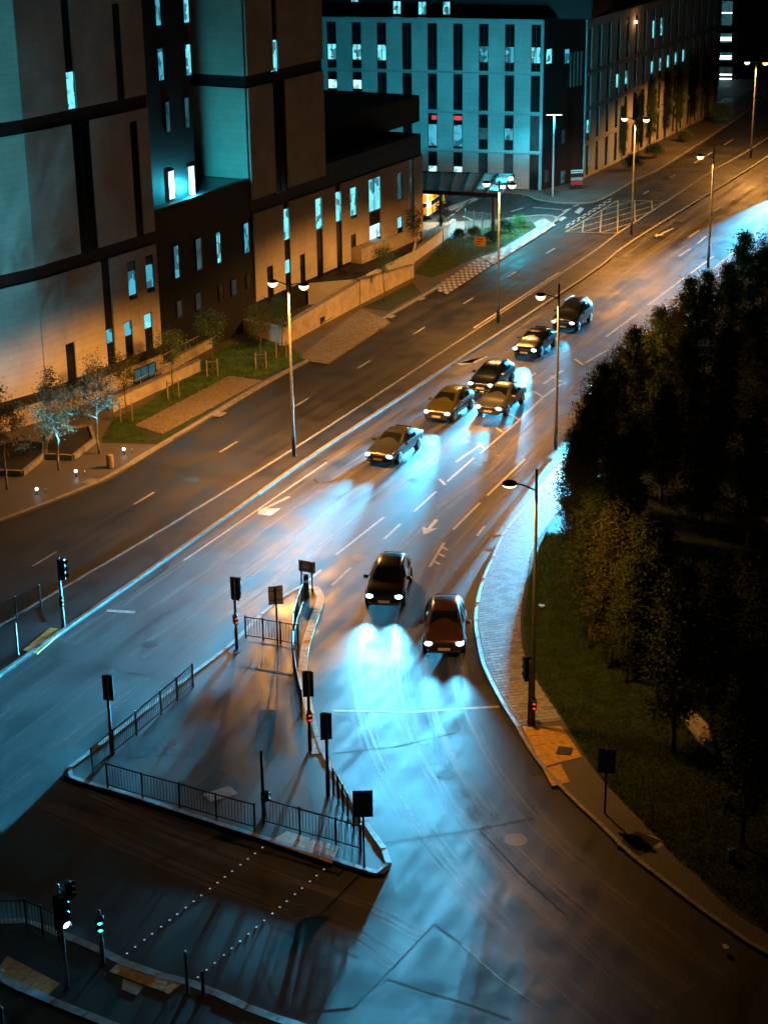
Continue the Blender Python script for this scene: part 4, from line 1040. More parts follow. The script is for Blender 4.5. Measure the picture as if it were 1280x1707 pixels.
def signal(px_, label, ang, h=3.3, aspects=OFFL, head_at=2.75, side=(0, 0), ped=None, board=True, m='steel', group='traffic signals', s=1.0):
    p = G(*px_, .1); o = empty('traffic_signal', p, 0, label, 'traffic signal', group)
    MB().lathe((0, 0, 0), [(.075, 0), (.075, .9), (.06, .95), (.055, h), (.03, h+.04)], 10).build('pole', m, o, True, True)
    if aspects:
        ca, sa = math.cos(ang), math.sin(ang)
        head(o, (ca*.17+side[0], sa*.17+side[1], head_at), ang, aspects, board, s)
        MB().tube((0, 0, head_at+.2), (ca*.08+side[0], sa*.08+side[1], head_at+.2), .03).build('bracket', 'black_paint', o, True)
    if ped:
        a2, z2, asp, off = ped; ca, sa = math.cos(a2), math.sin(a2)
        head(o, (ca*.16-sa*off, sa*.16+ca*off, z2), a2, asp, False, .62)
        MB().tube((0, 0, z2), (ca*.08-sa*off, sa*.08+ca*off, z2), .025).build('bracket', 'black_paint', o, True)
    return o
tocam = lambda x, y: CAMW(G(x, y))
UPROAD = math.atan2(RD.y, RD.x)
signal((395, 1082), 'signal with two red lamps at the left tip of the island railing', UPROAD, 3.2, ped=(tocam(395, 1082)+.25, 1.45, ('sig_red', 'sig_red'), -.05))
signal((517, 1252), 'signal with two red lamps beside the orange lit kerb', UPROAD+.5, 3.2, ped=(tocam(517, 1252)+.1, 1.55, ('sig_red', 'sig_red'), 0))
signal((547, 1327), 'dark signal seen from behind at the head of the short steep railing', UPROAD+.6, 3.3)
signal((187, 1258), 'dark signal seen from behind inside the long left railing', UPROAD+.2, 3.2)
signal((440, 1362), 'dark post with a small push button box behind the yellow tactile slabs', 0, 2.6, None, ped=(tocam(440, 1362)+.9, .95, ('sig_off', 'sig_off'), -.12))
signal((106, 1046), 'grey signal pole on the median beside yellow slabs', UPROAD-math.pi*.35, 3.2, head_at=2.75, ped=(tocam(106, 1046), 1.3, ('sig_off', 'sig_off'), 0), m='galv')
signal((112, 1648), 'grey signal with a glowing white lamp by the near railing', math.radians(-52), 3.6, ('sig_off', 'sig_off', 'sig_white'), 2.75, ped=(math.radians(35), 3.5, OFFL, -.3), m='galv', s=1.15)
signal((172, 1608), 'short post with two cyan pedestrian lamps by the near crossing', tocam(172, 1608), 1.9, ('sig_cyan', 'sig_cyan'), 1.55, board=False, m='galv', s=.8)
signal((-6, 1600), 'signal with a glowing white lamp cut by the left edge', math.radians(-52), 3.3, ('sig_off', 'sig_off', 'sig_white'), 2.75, m='galv', s=1.15)
signal((882, 1208), 'dark signal with two small red lamps against the single lamp post', UPROAD+.9, 2.7, OFFL, 2.35, ped=(tocam(890, 1210), .95, ('sig_red', 'sig_red'), .18))
signal((1090, 236), 'far signal with a white lamp in front of the long pale block', tocam(1090, 236), 3.0, ('sig_red', 'sig_off', 'sig_white'), 2.5)
def plate_sign(px_, label, ang, h, w_, ph, m='sign_back', posts=1, text=None, cat='sign', rim='steel'):
    p = G(*px_, .1); o = empty('road_sign', p, 0, label, cat, 'road signs'); ca, sa = math.cos(ang), math.sin(ang)
    offs = (0,) if posts == 1 else (-w_*.32, w_*.32)
    for q in offs: MB().tube((-sa*q, ca*q, 0), (-sa*q, ca*q, h-.02), .038, n=8).build('post', 'steel', o, True)
    mb = MB()
    def L(x, y, z): return (ca*x-sa*y, sa*x+ca*y, z)
    def slab(x0, x1, y0, y1, z0, z1): return MB().hexa([L(x0, y0, z0), L(x1, y0, z0), L(x1, y1, z0), L(x0, y1, z0)], [L(x0, y0, z1), L(x1, y0, z1), L(x1, y1, z1), L(x0, y1, z1)])
    slab(.045, .065, -w_/2, w_/2, h-ph, h).build('plate', m, o, True, bevel=.004)
    for z in (h-ph*.25, h-ph*.75): slab(.03, .0449, -w_*.42, w_*.42, z-.02, z+.02).build('channel', rim, o, True)
    return o, L, slab
plate_sign((463, 1077), 'plain grey sign back beside the railing across the island end', tocam(463, 1077)+math.pi+.15, 2.75, .62, .85)
plate_sign((512, 985), 'grey five sided sign back at the tip of the island', tocam(505, 985)+math.pi-.5, 1.45, .85, .55, posts=2)
plate_sign((607, 1447), 'blue rectangular sign at the right point of the island', tocam(607, 1447)+math.pi, 2.9, .66, 1.0, 'sign_blue')
plate_sign((1008, 1357), 'blue rectangular sign on the brown pavement by the park', tocam(1008, 1357)+math.pi-.2, 2.55, .62, .95, 'sign_blue')
# keep-left bollard at the island tip
p = G(511, 994, .1); o = empty('bollard', p, 0, 'black bollard at the tip of the island', 'bollard')
MB().lathe((0, 0, 0), [(.16, 0), (.13, .1), (.12, .95), (.09, 1.05), (.03, 1.08)], 12).build('shaft', 'black_paint', o, True, True); MB().lathe((0, 0, .7), [(.124, 0), (.124, .12)], 12).build('band', 'sign_white', o, True, True)
for px_, lab, m in (((313, 1657), 'grey bollard at the right end of the near tactile slabs', 'galv'), ((184, 779), 'short brown bollard on the pavement near the uplights', 'timber'),
                    ((30, 1092), 'slim post beside the yellow slabs on the median', 'galv'), ((339, 1660), 'short black stub post at the near kerb', 'black_paint'), ((5, 1720), 'black rounded post in the bottom left corner', 'black_paint')):
    p = G(*px_, .1); h = {'galv': 1.5, 'timber': .75, 'black_paint': .85}[m]; o = empty('bollard', p, 0, lab, 'bollard', 'bollards')
    rr = .2 if m == 'timber' else .055
    MB().lathe((0, 0, 0), [(rr*1.3, 0), (rr, .06), (rr, h-.05), (rr*.6, h)], 12).build('shaft', m, o, True, True); MB().lathe((0, 0, 0), [(rr*1.7, 0), (rr*1.7, .025)], 12).build('foot', 'steel', o, True)
# orange site board, hospital totem, box by the lawn
p = G(796, 414, .12); o = empty('notice_board', p, 0, 'small orange notice board on the dark lawn', 'notice board')
MB().box(-.06, .0, .03, .09, 0, .9).build('post', 'timber', o, True); MB().box(.45, .51, .03, .09, 0, .9).build('post', 'timber', o, True); MB().box(-.22, .66, 0, .029, .22, .98).build('board', 'sign_orange', o, True)
for k in range(3): MB().box(-.12, .5-.14*k, -.006, -.001, .76-.2*k, .84-.2*k).build('lettering_bar', 'black_paint', o, True)
p = G(961, 315, .1); o = empty('totem_sign', p, .2, 'white black and red totem sign at the side road corner', 'sign')
MB().box(-.65, .65, 0, .16, 0, 1.9).build('body', 'black_paint', o, True)
for z0, z1, m in ((1.55, 1.86, 'sign_white'), (.85, 1.15, 'sign_back'), (.42, .78, 'sign_red')): MB().box(-.6, .6, -.02, -.001, z0, z1).build('panel', m, o, True)
for k in range(4): MB().box(-.5+k*.27, -.3+k*.27, -.026, -.021, 1.66, 1.75).build('lettering_bar', 'black_paint', o, True)
p = G(1218, 1437, .12); o = empty('marker_post', p, .3, 'small pale green marker box standing in the dark grass', 'marker')
MB().box(-.13, .13, -.09, .09, 0, .5).build('body', 'green_box', o, True, bevel=.02); MB().box(-.10, .10, -.094, -.091, .25, .45).build('face', 'galv', o, True)
for px_, lab in (((902, 1010), 'white scrap of litter on the grass beside the blocks'), ((1210, 1580), 'pale scrap of litter in the gutter at the right')):
    p = G(*px_, .17); rg = random.Random(px_[0]); pts = [(p.x+.16*math.cos(a)*rg.uniform(.5, 1), p.y+.2*math.sin(a)*rg.uniform(.5, 1)) for a in (0, 1, 2.1, 3, 4.2, 5.3)]
    mark(MB().prism(pts, .15, .20).build('litter', 'litter'), lab, 'litter')
# retaining boulder slab below the free-standing tree
p = G(1175, 1225, .12); o = empty('boulder', p, 0, 'pale wedge shaped boulder under the free standing park tree', 'boulder')
pts = [G(x, y, .12) for x, y in ((1128, 1190), (1150, 1188), (1182, 1222), (1192, 1266), (1165, 1240))]
mb = MB(); n = len(pts)
mb.prism([(q.x, q.y) for q in pts], .1, .45)
mb.build('stone', 'stone_wall', o, bevel=.08)

# ---- planters at the left with pale edging
for k, (pts, lab) in enumerate((([(-30, 790), (38, 793), (73, 764), (75, 745), (30, 742), (-30, 752)], 'dark planting bed with pale edging at the left edge'),
                                ([(76, 764), (122, 767), (158, 738), (150, 716), (92, 722), (78, 742)], 'dark planting bed with pale edging between the uplit trees'))):
    P = [G(x, y, .12) for x, y in pts]; c = sum(P, Vector())/len(P); o = empty('planting_bed', (c.x, c.y, .11), 0, lab, 'planting bed', 'planting beds')
    MB().prism([(q.x, q.y) for q in P], .05, .32).build('soil', 'soil', o)
    for i in range(len(P)):
        a, b = P[i], P[(i+1) % len(P)]; d = (b-a); L_ = d.length; d.normalize(); nn = Vector((-d.y, d.x, 0))*.09
        nk = max(1, int(L_/1.2))
        for j in range(nk):
            s_, e_ = a+d*(L_*j/nk+.01), a+d*(L_*(j+1)/nk-.01)
            MB().hexa([(q.x, q.y, .05) for q in (s_-nn, e_-nn, e_+nn, s_+nn)], [(q.x, q.y, .42) for q in (s_-nn, e_-nn, e_+nn, s_+nn)]).build('edging_stone', 'kerb', o)
# ---- uplights
for px_, tgt, lab in (((62, 824), (40, 690), 'bright cyan uplight nearest the left edge'), ((127, 794), (98, 690), 'bright cyan uplight between the other two'), ((207, 757), (166, 670), 'bright cyan uplight beside the brown bollard')):
    p = G(*px_, .11); o = empty('uplight', p, 0, lab, 'uplight', 'cyan uplights along the pavement')
    t = G(*tgt, 3.2); d = (t-p).normalized()
    MB().lathe((0, 0, 0), [(.07, 0), (.05, .05), (.05, .22)], 10).build('stem', 'steel', o, True, True)
    MB().lathe((0, 0, .3), [(.015, -.085), (.06, -.06), (.085, 0), (.06, .06), (.015, .085)], 14).build('globe', 'lamp_cyan', o, True, True)
    MB().lathe((.42, .16, .2), [(.02, -.07), (.055, -.04), (.07, 0), (.05, .05), (.02, .07)], 10).build('side_globe', 'galv', o, True, True)
    MB().tube((.42, .16, 0), (.42, .16, .14), .025).build('side_stem', 'steel', o, True)
    light('globe_light', 'SPOT', d*.45+Vector((0, 0, .3)), 2600, (.10, .60, .90), o, d, 62, .7, .08)

# ================================================================== CARS
def lerp(a, b, t): return a+(b-a)*t
def make_car(name, paint, kind='hatch'):
    """local frame: +x forward, origin on the ground at mid wheelbase"""
    o = empty(name, (0, 0, 0))
    L2 = 2.15; W2 = .88
    # stations: x, floor z, belt z, top z, half width at belt, half width at top
    if kind == 'suv': stt = [(2.15, .42, .62, .70, .70, .62), (2.05, .30, .80, .90, .82, .70), (1.55, .25, .95, 1.04, .90, .76), (1.05, .25, 1.0, 1.10, .92, .74), (.45, .25, 1.03, 1.60, .92, .62), (-.3, .25, 1.05, 1.72, .92, .64), (-1.2, .26, 1.06, 1.70, .92, .63), (-1.85, .28, 1.06, 1.56, .90, .58), (-2.05, .32, 1.02, 1.10, .86, .66), (-2.15, .42, .75, .85, .78, .62)]
    elif kind == 'saloon': stt = [(2.25, .40, .56, .62, .70, .60), (2.15, .28, .70, .76, .82, .68), (1.6, .22, .80, .90, .88, .74), (.95, .22, .85, .96, .90, .72), (.25, .22, .88, 1.36, .90, .58), (-.35, .22, .90, 1.44, .90, .60), (-1.05, .23, .91, 1.38, .90, .58), (-1.65, .25, .93, 1.03, .88, .66), (-2.1, .28, .90, .98, .84, .66), (-2.25, .40, .68, .76, .76, .62)]
    else: stt = [(2.05, .40, .58, .66, .68, .60), (1.95, .28, .74, .82, .80, .68), (1.5, .22, .86, .97, .87, .74), (1.0, .22, .92, 1.04, .88, .72), (.35, .22, .95, 1.43, .88, .58), (-.35, .22, .97, 1.52, .88, .60), (-1.15, .23, .98, 1.47, .87, .58), (-1.7, .25, .98, 1.30, .85, .55), (-1.93, .29, .92, 1.00, .82, .64), (-2.02, .40, .70, .78, .76, .62)]
    def ring(s):
        x, zf, zb_, zt_, wb, wt = s
        pts = [(0, zf), (wb*.82, zf), (wb*.97, zf+.10), (wb, lerp(zf, zb_, .55)), (wb*.975, zb_), (lerp(wb*.97, wt, .9), lerp(zb_, zt_, .9)), (wt*.80, zt_), (0, zt_+.025)]
        return [(x, y, z) for y, z in pts]+[(x, -y, z) for y, z in pts[-2:0:-1]]
    rings = [ring(s) for s in stt]; n = len(rings[0]); mb = MB(); vs = [v for r in rings for v in r]
    fs = [(j*n+i, (j+1)*n+i, (j+1)*n+(i+1) % n, j*n+(i+1) % n) for j in range(len(rings)-1) for i in range(n)]
    fs += [tuple(range(n)), tuple(range((len(rings)-1)*n, len(rings)*n))[::-1]]
    body = mb.add(vs, fs).build('body', paint, o, True, True)
    sd = body.modifiers.new('round', 'SUBSURF'); sd.levels = 1; sd.render_levels = 2
    def pt(i, k, out=.0):
        x, y, z = rings[i][k]; return Vector((x, y, z))
    # glazing: windscreen, rear screen, side windows laid just proud of the shell
    def quad(name, a, b, c, d, out):
        nrm = (b-a).cross(d-a).normalized()
        if nrm.dot((a+b+c+d)/4-Vector((-.2, 0, .7))) < 0: nrm = -nrm
        P = [q+nrm*out for q in (a, b, c, d)]; C = sum(P, Vector())/4
        P = [C+(q-C)*.93 for q in P]
        m_ = MB(); m_.add([q-nrm*.03 for q in P]+P, [(0, 3, 2, 1), (4, 5, 6, 7), (0, 1, 5, 4), (1, 2, 6, 5), (2, 3, 7, 6), (3, 0, 4, 7)]).build(name, 'car_glass', o, True)
    f0, f1 = rings[3], rings[4]
    quad('windscreen', Vector((f0[0][0]-.02, .66, stt[3][3]+.01)), Vector((f0[0][0]-.02, -.66, stt[3][3]+.01)), Vector((f1[0][0]-.05, -.52, stt[4][3]-.01)), Vector((f1[0][0]-.05, .52, stt[4][3]-.01)), .03)
    ri = 7 if kind != 'saloon' else 6
    a_, b_ = stt[ri], stt[ri+1]
    quad('rear_screen', Vector((b_[0]+.03, .58, b_[3]+.02)), Vector((b_[0]+.03, -.58, b_[3]+.02)), Vector((a_[0], -.46, a_[3]-.01)), Vector((a_[0], .46, a_[3]-.01)), .03)
    for sg in (1, -1):
        for i0, i1 in ((4, 5), (5, 6)):
            s0_, s1_ = stt[i0], stt[i1]
            quad('side_window', Vector((s0_[0]+(.25 if i0 == 4 else -.04), sg*s0_[4]*.95, s0_[2]+.03)), Vector((s1_[0]+.04, sg*s1_[4]*.95, s1_[2]+.03)), Vector((s1_[0]+.04, sg*(s1_[5]*.97), s1_[3]-.12)), Vector((s0_[0]-.02, sg*(s0_[5]*.97), s0_[3]-.12)), .035)
        mp = Vector((stt[3][0]-.35, sg*(stt[3][4]+.10), stt[3][2]+.1))
        MB().box(mp.x-.07, mp.x+.07, mp.y-.11, mp.y+.11, mp.z-.06, mp.z+.08).build('wing_mirror', paint, o, True, bevel=.03)
        # head lamps
        fx, fz = stt[1][0]-.02, lerp(stt[1][2], stt[1][1], .22)
        hl = MB().lathe((fx, sg*.60, fz), [(.165, -.12), (.165, .03), (.13, .085), (.03, .11)], 12, 'x').squash((fx, sg*.60, fz), 1.35, .68).build('headlight', 'head_lens', o, True, True)
        MB().lathe((fx, sg*.60, fz), [(.185, -.12), (.188, .0), (.167, .005)], 12, 'x').squash((fx, sg*.60, fz), 1.35, .68).build('bezel', 'chrome', hl, True, True)
        MB().box(stt[-2][0]-.02, stt[-2][0]+.1, sg*.66-.1, sg*.66+.1, stt[-2][2]-.22, stt[-2][2]-.02).build('tail_light', 'tail_lens', o, True, bevel=.02)
        for wx in (1.32, -1.28):
            w_ = MB().lathe((wx, sg*.80, .32), [(.20, -.10), (.30, -.105), (.325, -.06), (.325, .06), (.30, .105), (.20, .10)], 18, 'y').build('wheel', 'rubber', o, True, True)
            MB().lathe((wx, sg*(.80+.09), .32), [(.205, -.03*sg), (.19, .02*sg), (.06, .012*sg), (.05, .03*sg)], 14, 'y').build('rim', 'rim', w_, True)
            MB().lathe((wx, sg*.80, .34), [(.375, -.085), (.375, .085)], 18, 'y').build('wheel_arch', 'rubber', o, True)
    MB().box(stt[0][0]-.06, stt[0][0]+.035, -.38, .38, .52, .66).build('grille', 'black_paint', o, True, bevel=.015)
    MB().box(stt[0][0]-.05, stt[0][0]+.045, -.26, .26, .38, .49).build('number_plate', 'plate_white', o, True)
    MB().box(stt[0][0]-.1, stt[0][0]+.03, -.70, .70, .26, .36).build('bumper', 'black_paint', o, True, bevel=.03)
    if kind == 'suv':
        for sg in (1, -1):
            MB().path([(.3, sg*.56, 1.66), (.1, sg*.56, 1.76), (-1.3, sg*.56, 1.76), (-1.5, sg*.56, 1.68)], [.022]*4, 6).build('roof_rail', 'chrome', o, True)
    o['front'] = stt[0][0]
    return o
def place_car(o, front_px, direction, label, group, power, spot, dip, blend, wide=2.2, col=XENON):
    d = Vector((direction[0], direction[1], 0)).normalized(); p = G(*front_px)-d*o['front']
    o.location = (p.x, p.y, 0); o.rotation_euler = (0, 0, math.atan2(d.y, d.x)); mark(o, label, 'car', group)
    for sg in (1, -1):
        light('headlight_beam', 'SPOT', (o['front']+.12, sg*.6, .70), 1.0, col, o, Vector((1, 0, -math.tan(math.radians(dip)))), spot, blend, .09, wide, power)
    del o['front']
GQ = 'cars coming down the near carriageway'
DOWN = -RD
# kind, paint, front point, heading, label, beam power, beam cone, dip
d7 = G(640, 1018)-G(668, 925); d8 = G(740, 1098)-G(744, 1010)
for kind, pnt, fp, dr, lab, pw, cone, dip, wide in [
        ('suv', 'paint_black', (937, 554), DOWN, 'black off-roader at the back of the queue under the lamp', 500, 40, 4, 1.1),
        ('saloon', 'paint_black', (873, 598), DOWN, 'black saloon with cyan headlights second in the queue', 5000, 40, 4, 1.1),
        ('hatch', 'paint_navy', (800, 658), DOWN, 'dark blue hatchback ahead of the black saloon', 4200, 40, 4, 1.1),
        ('hatch', 'paint_olive', (727, 706), DOWN, 'olive yellow hatchback nearer the junction', 9000, 38, 4, 1.1),
        ('saloon', 'paint_grey', (813, 697), DOWN, 'grey saloon in the lane beside the dark blue hatchback', 2600, 36, 4, 1),
        ('saloon', 'paint_graphite', (630, 778), DOWN, 'dark grey saloon leading the queue towards the junction', -1150, 32, 3, 1),
        ('hatch', 'paint_black', (640, 1018), d7, 'black hatchback turning into the slip road with glaring beams', 2700, 42, 8, 1),
        ('hatch', 'paint_rust', (740, 1098), d8, 'rust brown hatchback on the slip road beside the block paving', 800, 40, 6, 1),
        ('saloon', 'paint_grey', (1316, 318), DOWN, 'added grey saloon unseen beyond the right edge, lighting the far lanes', 24000, 13, 2.5, 1.25),  # car added out of view for its beam on the road
        ('hatch', 'paint_grey', (1003, 674), G(858, 985)-G(1003, 674), 'added grey hatchback hidden behind the trees, lighting the block paving', 32000, 9, 1.9, 1.6)]:  # car added behind the trees so its beam reaches the paving
    place_car(make_car('car', pnt, kind), fp, dr, lab, GQ, pw, cone, dip, 1.0, wide, XENON_PALE if 'turning' in lab or 'rust' in lab else XENON)

# ---- yellow and orange emergency van under the canopy
vp = G(712, 357); van = empty('ambulance', (vp.x, vp.y, 0), math.radians(72), 'yellow and orange chequered ambulance half hidden behind the wing', 'ambulance')
MB().box(-3.0, 1.6, -1.0, 1.0, .45, 2.55).build('body', 'van_white', van, True, bevel=.12)
MB().hexa([(1.6, -1.0, .45), (2.9, -.95, .45), (2.9, .95, .45), (1.6, 1.0, .45)], [(1.6, -.98, 2.45), (1.9, -.9, 2.3), (1.9, .9, 2.3), (1.6, .98, 2.45)]).build('cab', 'van_yellow', van, True, bevel=.08)
for sg in (1, -1):
    for k in range(6):
        for r_ in range(2):
            MB().box(-2.9+.72*k, -2.22+.72*k, *sorted((sg*1.001, sg*1.012)), .62+.62*r_+(.5 if r_ else 0), 1.18+.62*r_+(.5 if r_ else 0)).build('livery_panel', 'van_orange' if (k+r_) % 2 else 'van_yellow', van, True)
    MB().box(-2.0, 1.2, *sorted((sg*1.001, sg*1.014)), 1.25, 1.65).build('side_window', 'car_glass', van, True)
    for wx in (1.9, -2.0): MB().lathe((wx, sg*.85, .38), [(.2, -.13), (.36, -.13), (.38, 0), (.36, .13), (.2, .13)], 16, 'y').build('wheel', 'rubber', van, True, True)
for z0, z1, m in ((.6, 1.2, 'van_orange'), (1.25, 1.6, 'car_glass'), (1.7, 2.4, 'van_orange')):
    MB().box(-3.02, -3.001, -.85, .85, z0, z1).build('rear_panel', m, van, True)
MB().box(1.0, 1.5, -.7, .7, 2.551, 2.72).build('light_bar', 'sign_blue', van, True)

# ================================================================== TREES AND PLANTS
def leaf_cloud(rg, centers, per, spread, size):
    """numpy: many small two-triangle leaves scattered round clump centres"""
    C = np.array(centers); N = len(C)*per
    c = np.repeat(C, per, axis=0)+rg.normal(0, 1, (N, 3))*np.repeat(np.array(spread)[:, None], per, axis=0)*np.array([1, 1, .8])
    a = rg.normal(0, 1, (N, 3)); a /= np.linalg.norm(a, axis=1)[:, None]
    b = np.cross(a, rg.normal(0, 1, (N, 3))); b /= np.linalg.norm(b, axis=1)[:, None]
    s = size*rg.uniform(.6, 1.35, (N, 1)); v = np.empty((N*4, 3))
    v[0::4] = c-a*s; v[1::4] = c+b*s*.5; v[2::4] = c+a*s; v[3::4] = c-b*s*.5
    return v, np.arange(N*4).reshape(-1, 4)
def np_mesh(name, v, f, m):
    me = bpy.data.meshes.new(name); me.vertices.add(len(v)); me.vertices.foreach_set('co', v.astype(np.float32).ravel())
    me.loops.add(f.size); me.loops.foreach_set('vertex_index', f.astype(np.int32).ravel())
    me.polygons.add(len(f)); me.polygons.foreach_set('loop_start', np.arange(0, f.size, f.shape[1], dtype=np.int32))
    me.polygons.foreach_set('loop_total', np.full(len(f), f.shape[1], np.int32)); me.update(); me.validate()
    me.materials.append(MATS[m]); return me
def mb_mesh(name, mb, m, smooth=True):
    me = bpy.data.meshes.new(name); me.from_pydata(mb.v, [], mb.f); me.update()
    if smooth: me.shade_smooth()
    me.materials.append(MATS[m]); return me
def tree_kind(seed, h, trunk, rad, nlimb, nclump, per, size, leaf, bark, shape='column', r0=.09):
    rg = np.random.default_rng(seed); mb = MB(); cl = []; sp = []
    pts = [Vector((0, 0, 0))]; k = 6
    for i in range(1, k+1): pts.append(Vector((rg.normal(0, .05)*i*.5, rg.normal(0, .05)*i*.5, h*.93*i/k)))
    mb.path(pts, [r0*(1-.85*i/k) for i in range(k+1)], 8)
    for j in range(nlimb):
        z = trunk+(h*.85-trunk)*(j/nlimb)**1.0; a = j*2.4+rg.uniform(-.4, .4)
        t = (z-trunk)/(h-trunk)
        if shape == 'column': R = rad*min(1, .45+t*3)*(1.02-t)**.6*1.25*rg.uniform(.7, 1.1); up = .9
        else: R = rad*(1.0-.78*t)*rg.uniform(.7, 1.15); up = .42
        e = Vector((math.cos(a)*R, math.sin(a)*R, z+R*up)); b = Vector((pts[min(k, int(z/h/.93*k))].x, pts[min(k, int(z/h/.93*k))].y, z))
        mid = b.lerp(e, .5)+Vector((rg.normal(0, .06), rg.normal(0, .06), R*.06))
        mb.path([b, mid, e], [r0*.42*(1-.5*t), r0*.25, r0*.08], 5)
        for q in range(2):
            f = e+Vector((rg.normal(0, R*.3), rg.normal(0, R*.3), rg.uniform(0, R*.35))); mb.path([mid, f], [r0*.18, r0*.05], 4)
            cl.append(f); sp.append(size*1.8*rg.uniform(1.8, 3.2))
        cl += [e, mid.lerp(e, .6)]; sp += [size*1.8*rg.uniform(2, 3.4), size*3.6]
    while len(cl) < nclump:
        t = rg.uniform(.02, 1); a = rg.uniform(0, 6.28)
        if shape == 'column': R = rad*min(1, .35+t*3)*(1.02-t)**.62*1.25
        else: R = rad*(1.02-.80*t)*(.8+.2*math.sin(a*3))
        R *= rg.uniform(.35, 1)**.5
        cl.append(Vector((math.cos(a)*R, math.sin(a)*R, trunk+(h-trunk)*t))); sp.append(size*1.8*rg.uniform(1.4, 3.2))
    v, f = leaf_cloud(rg, [c[:] for c in cl], per, sp, size)
    return mb_mesh('trunk', mb, bark), np_mesh('crown', v, f, leaf)
def plant_tree(kind, p, label, group, scale=1.0, rz=0.0, name='tree', sz=1.0):
    o = empty(name, p, rz, label, 'tree', group); o.scale = (scale, scale, scale*sz)
    for nm, me in zip(('trunk', 'crown'), kind):
        c = bpy.data.objects.new(nm, me); COL.objects.link(c); c.parent = o
    return o
young = [tree_kind(s, 5.6, 2.1, 1.25, 10, 80, 70, .055, 'leaf_pale', 'bark_pale', 'round', .07) for s in (1, 2, 3)]
thin = [tree_kind(s, 4.6, 2.2, .62, 8, 36, 60, .055, 'leaf_amber' if s == 11 else 'leaf', 'bark', 'column', .05) for s in (11, 12, 13)]
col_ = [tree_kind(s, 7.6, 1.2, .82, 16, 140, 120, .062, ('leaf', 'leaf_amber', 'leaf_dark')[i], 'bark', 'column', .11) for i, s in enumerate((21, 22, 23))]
bush = [tree_kind(s, 2.0, .25, 1.3, 12, 60, 110, .06, ('leaf', 'leaf_dark')[i], 'bark', 'round', .06) for i, s in enumerate((31, 32))]
ns_ = 0
for (x, y), k, lab in (((12, 816), 0, 'pale leaved young tree cut by the left edge'), ((98, 784), 1, 'pale young tree lit cyan between the planting beds'), ((166, 756), 2, 'pale young tree lit cyan beside the lawn')):
    plant_tree(young[k], G(x, y, .11), lab, 'uplit young trees', 1.0, k*2.1)
for (x, y), k, lab, sc in (((212, 703), 0, 'thin staked tree in front of the basement window', .95), ((290, 664), 1, 'thin staked tree before the pale low wall', 1.0), ((355, 628), 2, 'thin staked tree at the corner of the green lawn', 1.0), ((436, 616), 0, 'thin staked tree on the lawn left of the tall lamp', 1.0),
                           ((470, 597), 1, 'thin tree close behind the tall twin lamp', .95), ((640, 503), 2, 'thin dark tree in front of the terrace wall', .95), ((690, 437), 0, 'thin tree at the end of the wing', 1.0), ((738, 407), 1, 'thin tree beside the white ramp wall', .85)):
    plant_tree(thin[k], G(x, y, .13), lab, 'young street trees along the clinic', sc, k*1.3+x)
    if x < 480:
        p = G(x, y, .12); o = empty('tree_stake', p, 0, lab.replace('thin staked tree', 'timber stakes of the tree').replace('thin tree', 'timber stakes of the tree'), 'tree stake', 'tree stakes')
        for dx, dy in ((-.35, -.1), (.3, .15)): MB().tube((dx, dy, 0), (dx, dy, 1.15), .045, n=7).build('stake', 'timber', o, True)
        MB().tube((-.35, -.1, 1.0), (.3, .15, 1.0), .025, n=6).build('crossbar', 'timber', o, True)
row = [(1243, 386, 7.6, 0), (1276, 396, 7.2, 1), (1214, 440, 6.4, 0), (1181, 452, 7.0, 0), (1152, 463, 6.8, 0), (1126, 505, 5.8, 1), (1102, 514, 7.0, 0), (1080, 560, 5.9, 0), (1057, 546, 7.4, 0), (1028, 588, 7.0, 1), (1008, 606, 7.0, 0), (993, 630, 7.0, 1), (978, 680, 6.2, 0), (962, 716, 6.6, 0), (968, 765, 5.6, 1), (992, 818, 7.2, 0), (1026, 846, 7.2, 1), (1068, 866, 6.8, 0), (1052, 930, 5.6, 0), (1138, 938, 7.8, 0), (1258, 1085, 7.4, 0)]
where = ['second from the top of the hedge row', 'highest in the hedge row at the right edge', 'below the top of the hedge row', 'against the upper lamp post', 'left of the upper lamp post', 'sixth down the hedge row', 'seventh down the hedge row', 'eighth down the hedge row', 'beside the waiting cars', 'tenth down the hedge row, amber leaved', 'eleventh down the hedge row', 'nearest the road halfway down the row', 'below the bend of the hedge row', 'close behind the middle lamp post', 'overhanging the top of the block paving', 'at the foot of the hedge row by the grass', 'amber leaved at the foot of the hedge row', 'set back at the foot of the hedge row', 'lowest in the hedge row over the grass', 'standing free with a bare trunk over the boulder', 'dark at the right edge below the free standing tree']
for k, ((x, y, h, kd), wh) in enumerate(zip(row, where)):
    p = G(x, y, h); plant_tree(col_[kd], (p.x, p.y, .12), 'columnar tree '+wh, 'columnar trees of the hedge row', h/7.6*.98, k*1.7, sz=1.0)
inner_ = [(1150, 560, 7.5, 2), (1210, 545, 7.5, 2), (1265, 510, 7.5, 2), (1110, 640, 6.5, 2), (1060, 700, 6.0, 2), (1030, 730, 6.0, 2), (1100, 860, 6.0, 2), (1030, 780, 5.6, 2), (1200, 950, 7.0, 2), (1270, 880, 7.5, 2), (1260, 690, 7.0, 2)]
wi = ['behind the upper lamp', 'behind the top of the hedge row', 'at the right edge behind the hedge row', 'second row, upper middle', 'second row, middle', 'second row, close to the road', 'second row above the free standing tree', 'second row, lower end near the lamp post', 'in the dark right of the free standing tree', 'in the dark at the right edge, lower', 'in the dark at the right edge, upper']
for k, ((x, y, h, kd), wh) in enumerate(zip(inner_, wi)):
    p = G(x, y, h); plant_tree(col_[kd], (p.x, p.y, .12), 'black green tree '+wh, 'dark park trees', h/7.6, k*2.3)
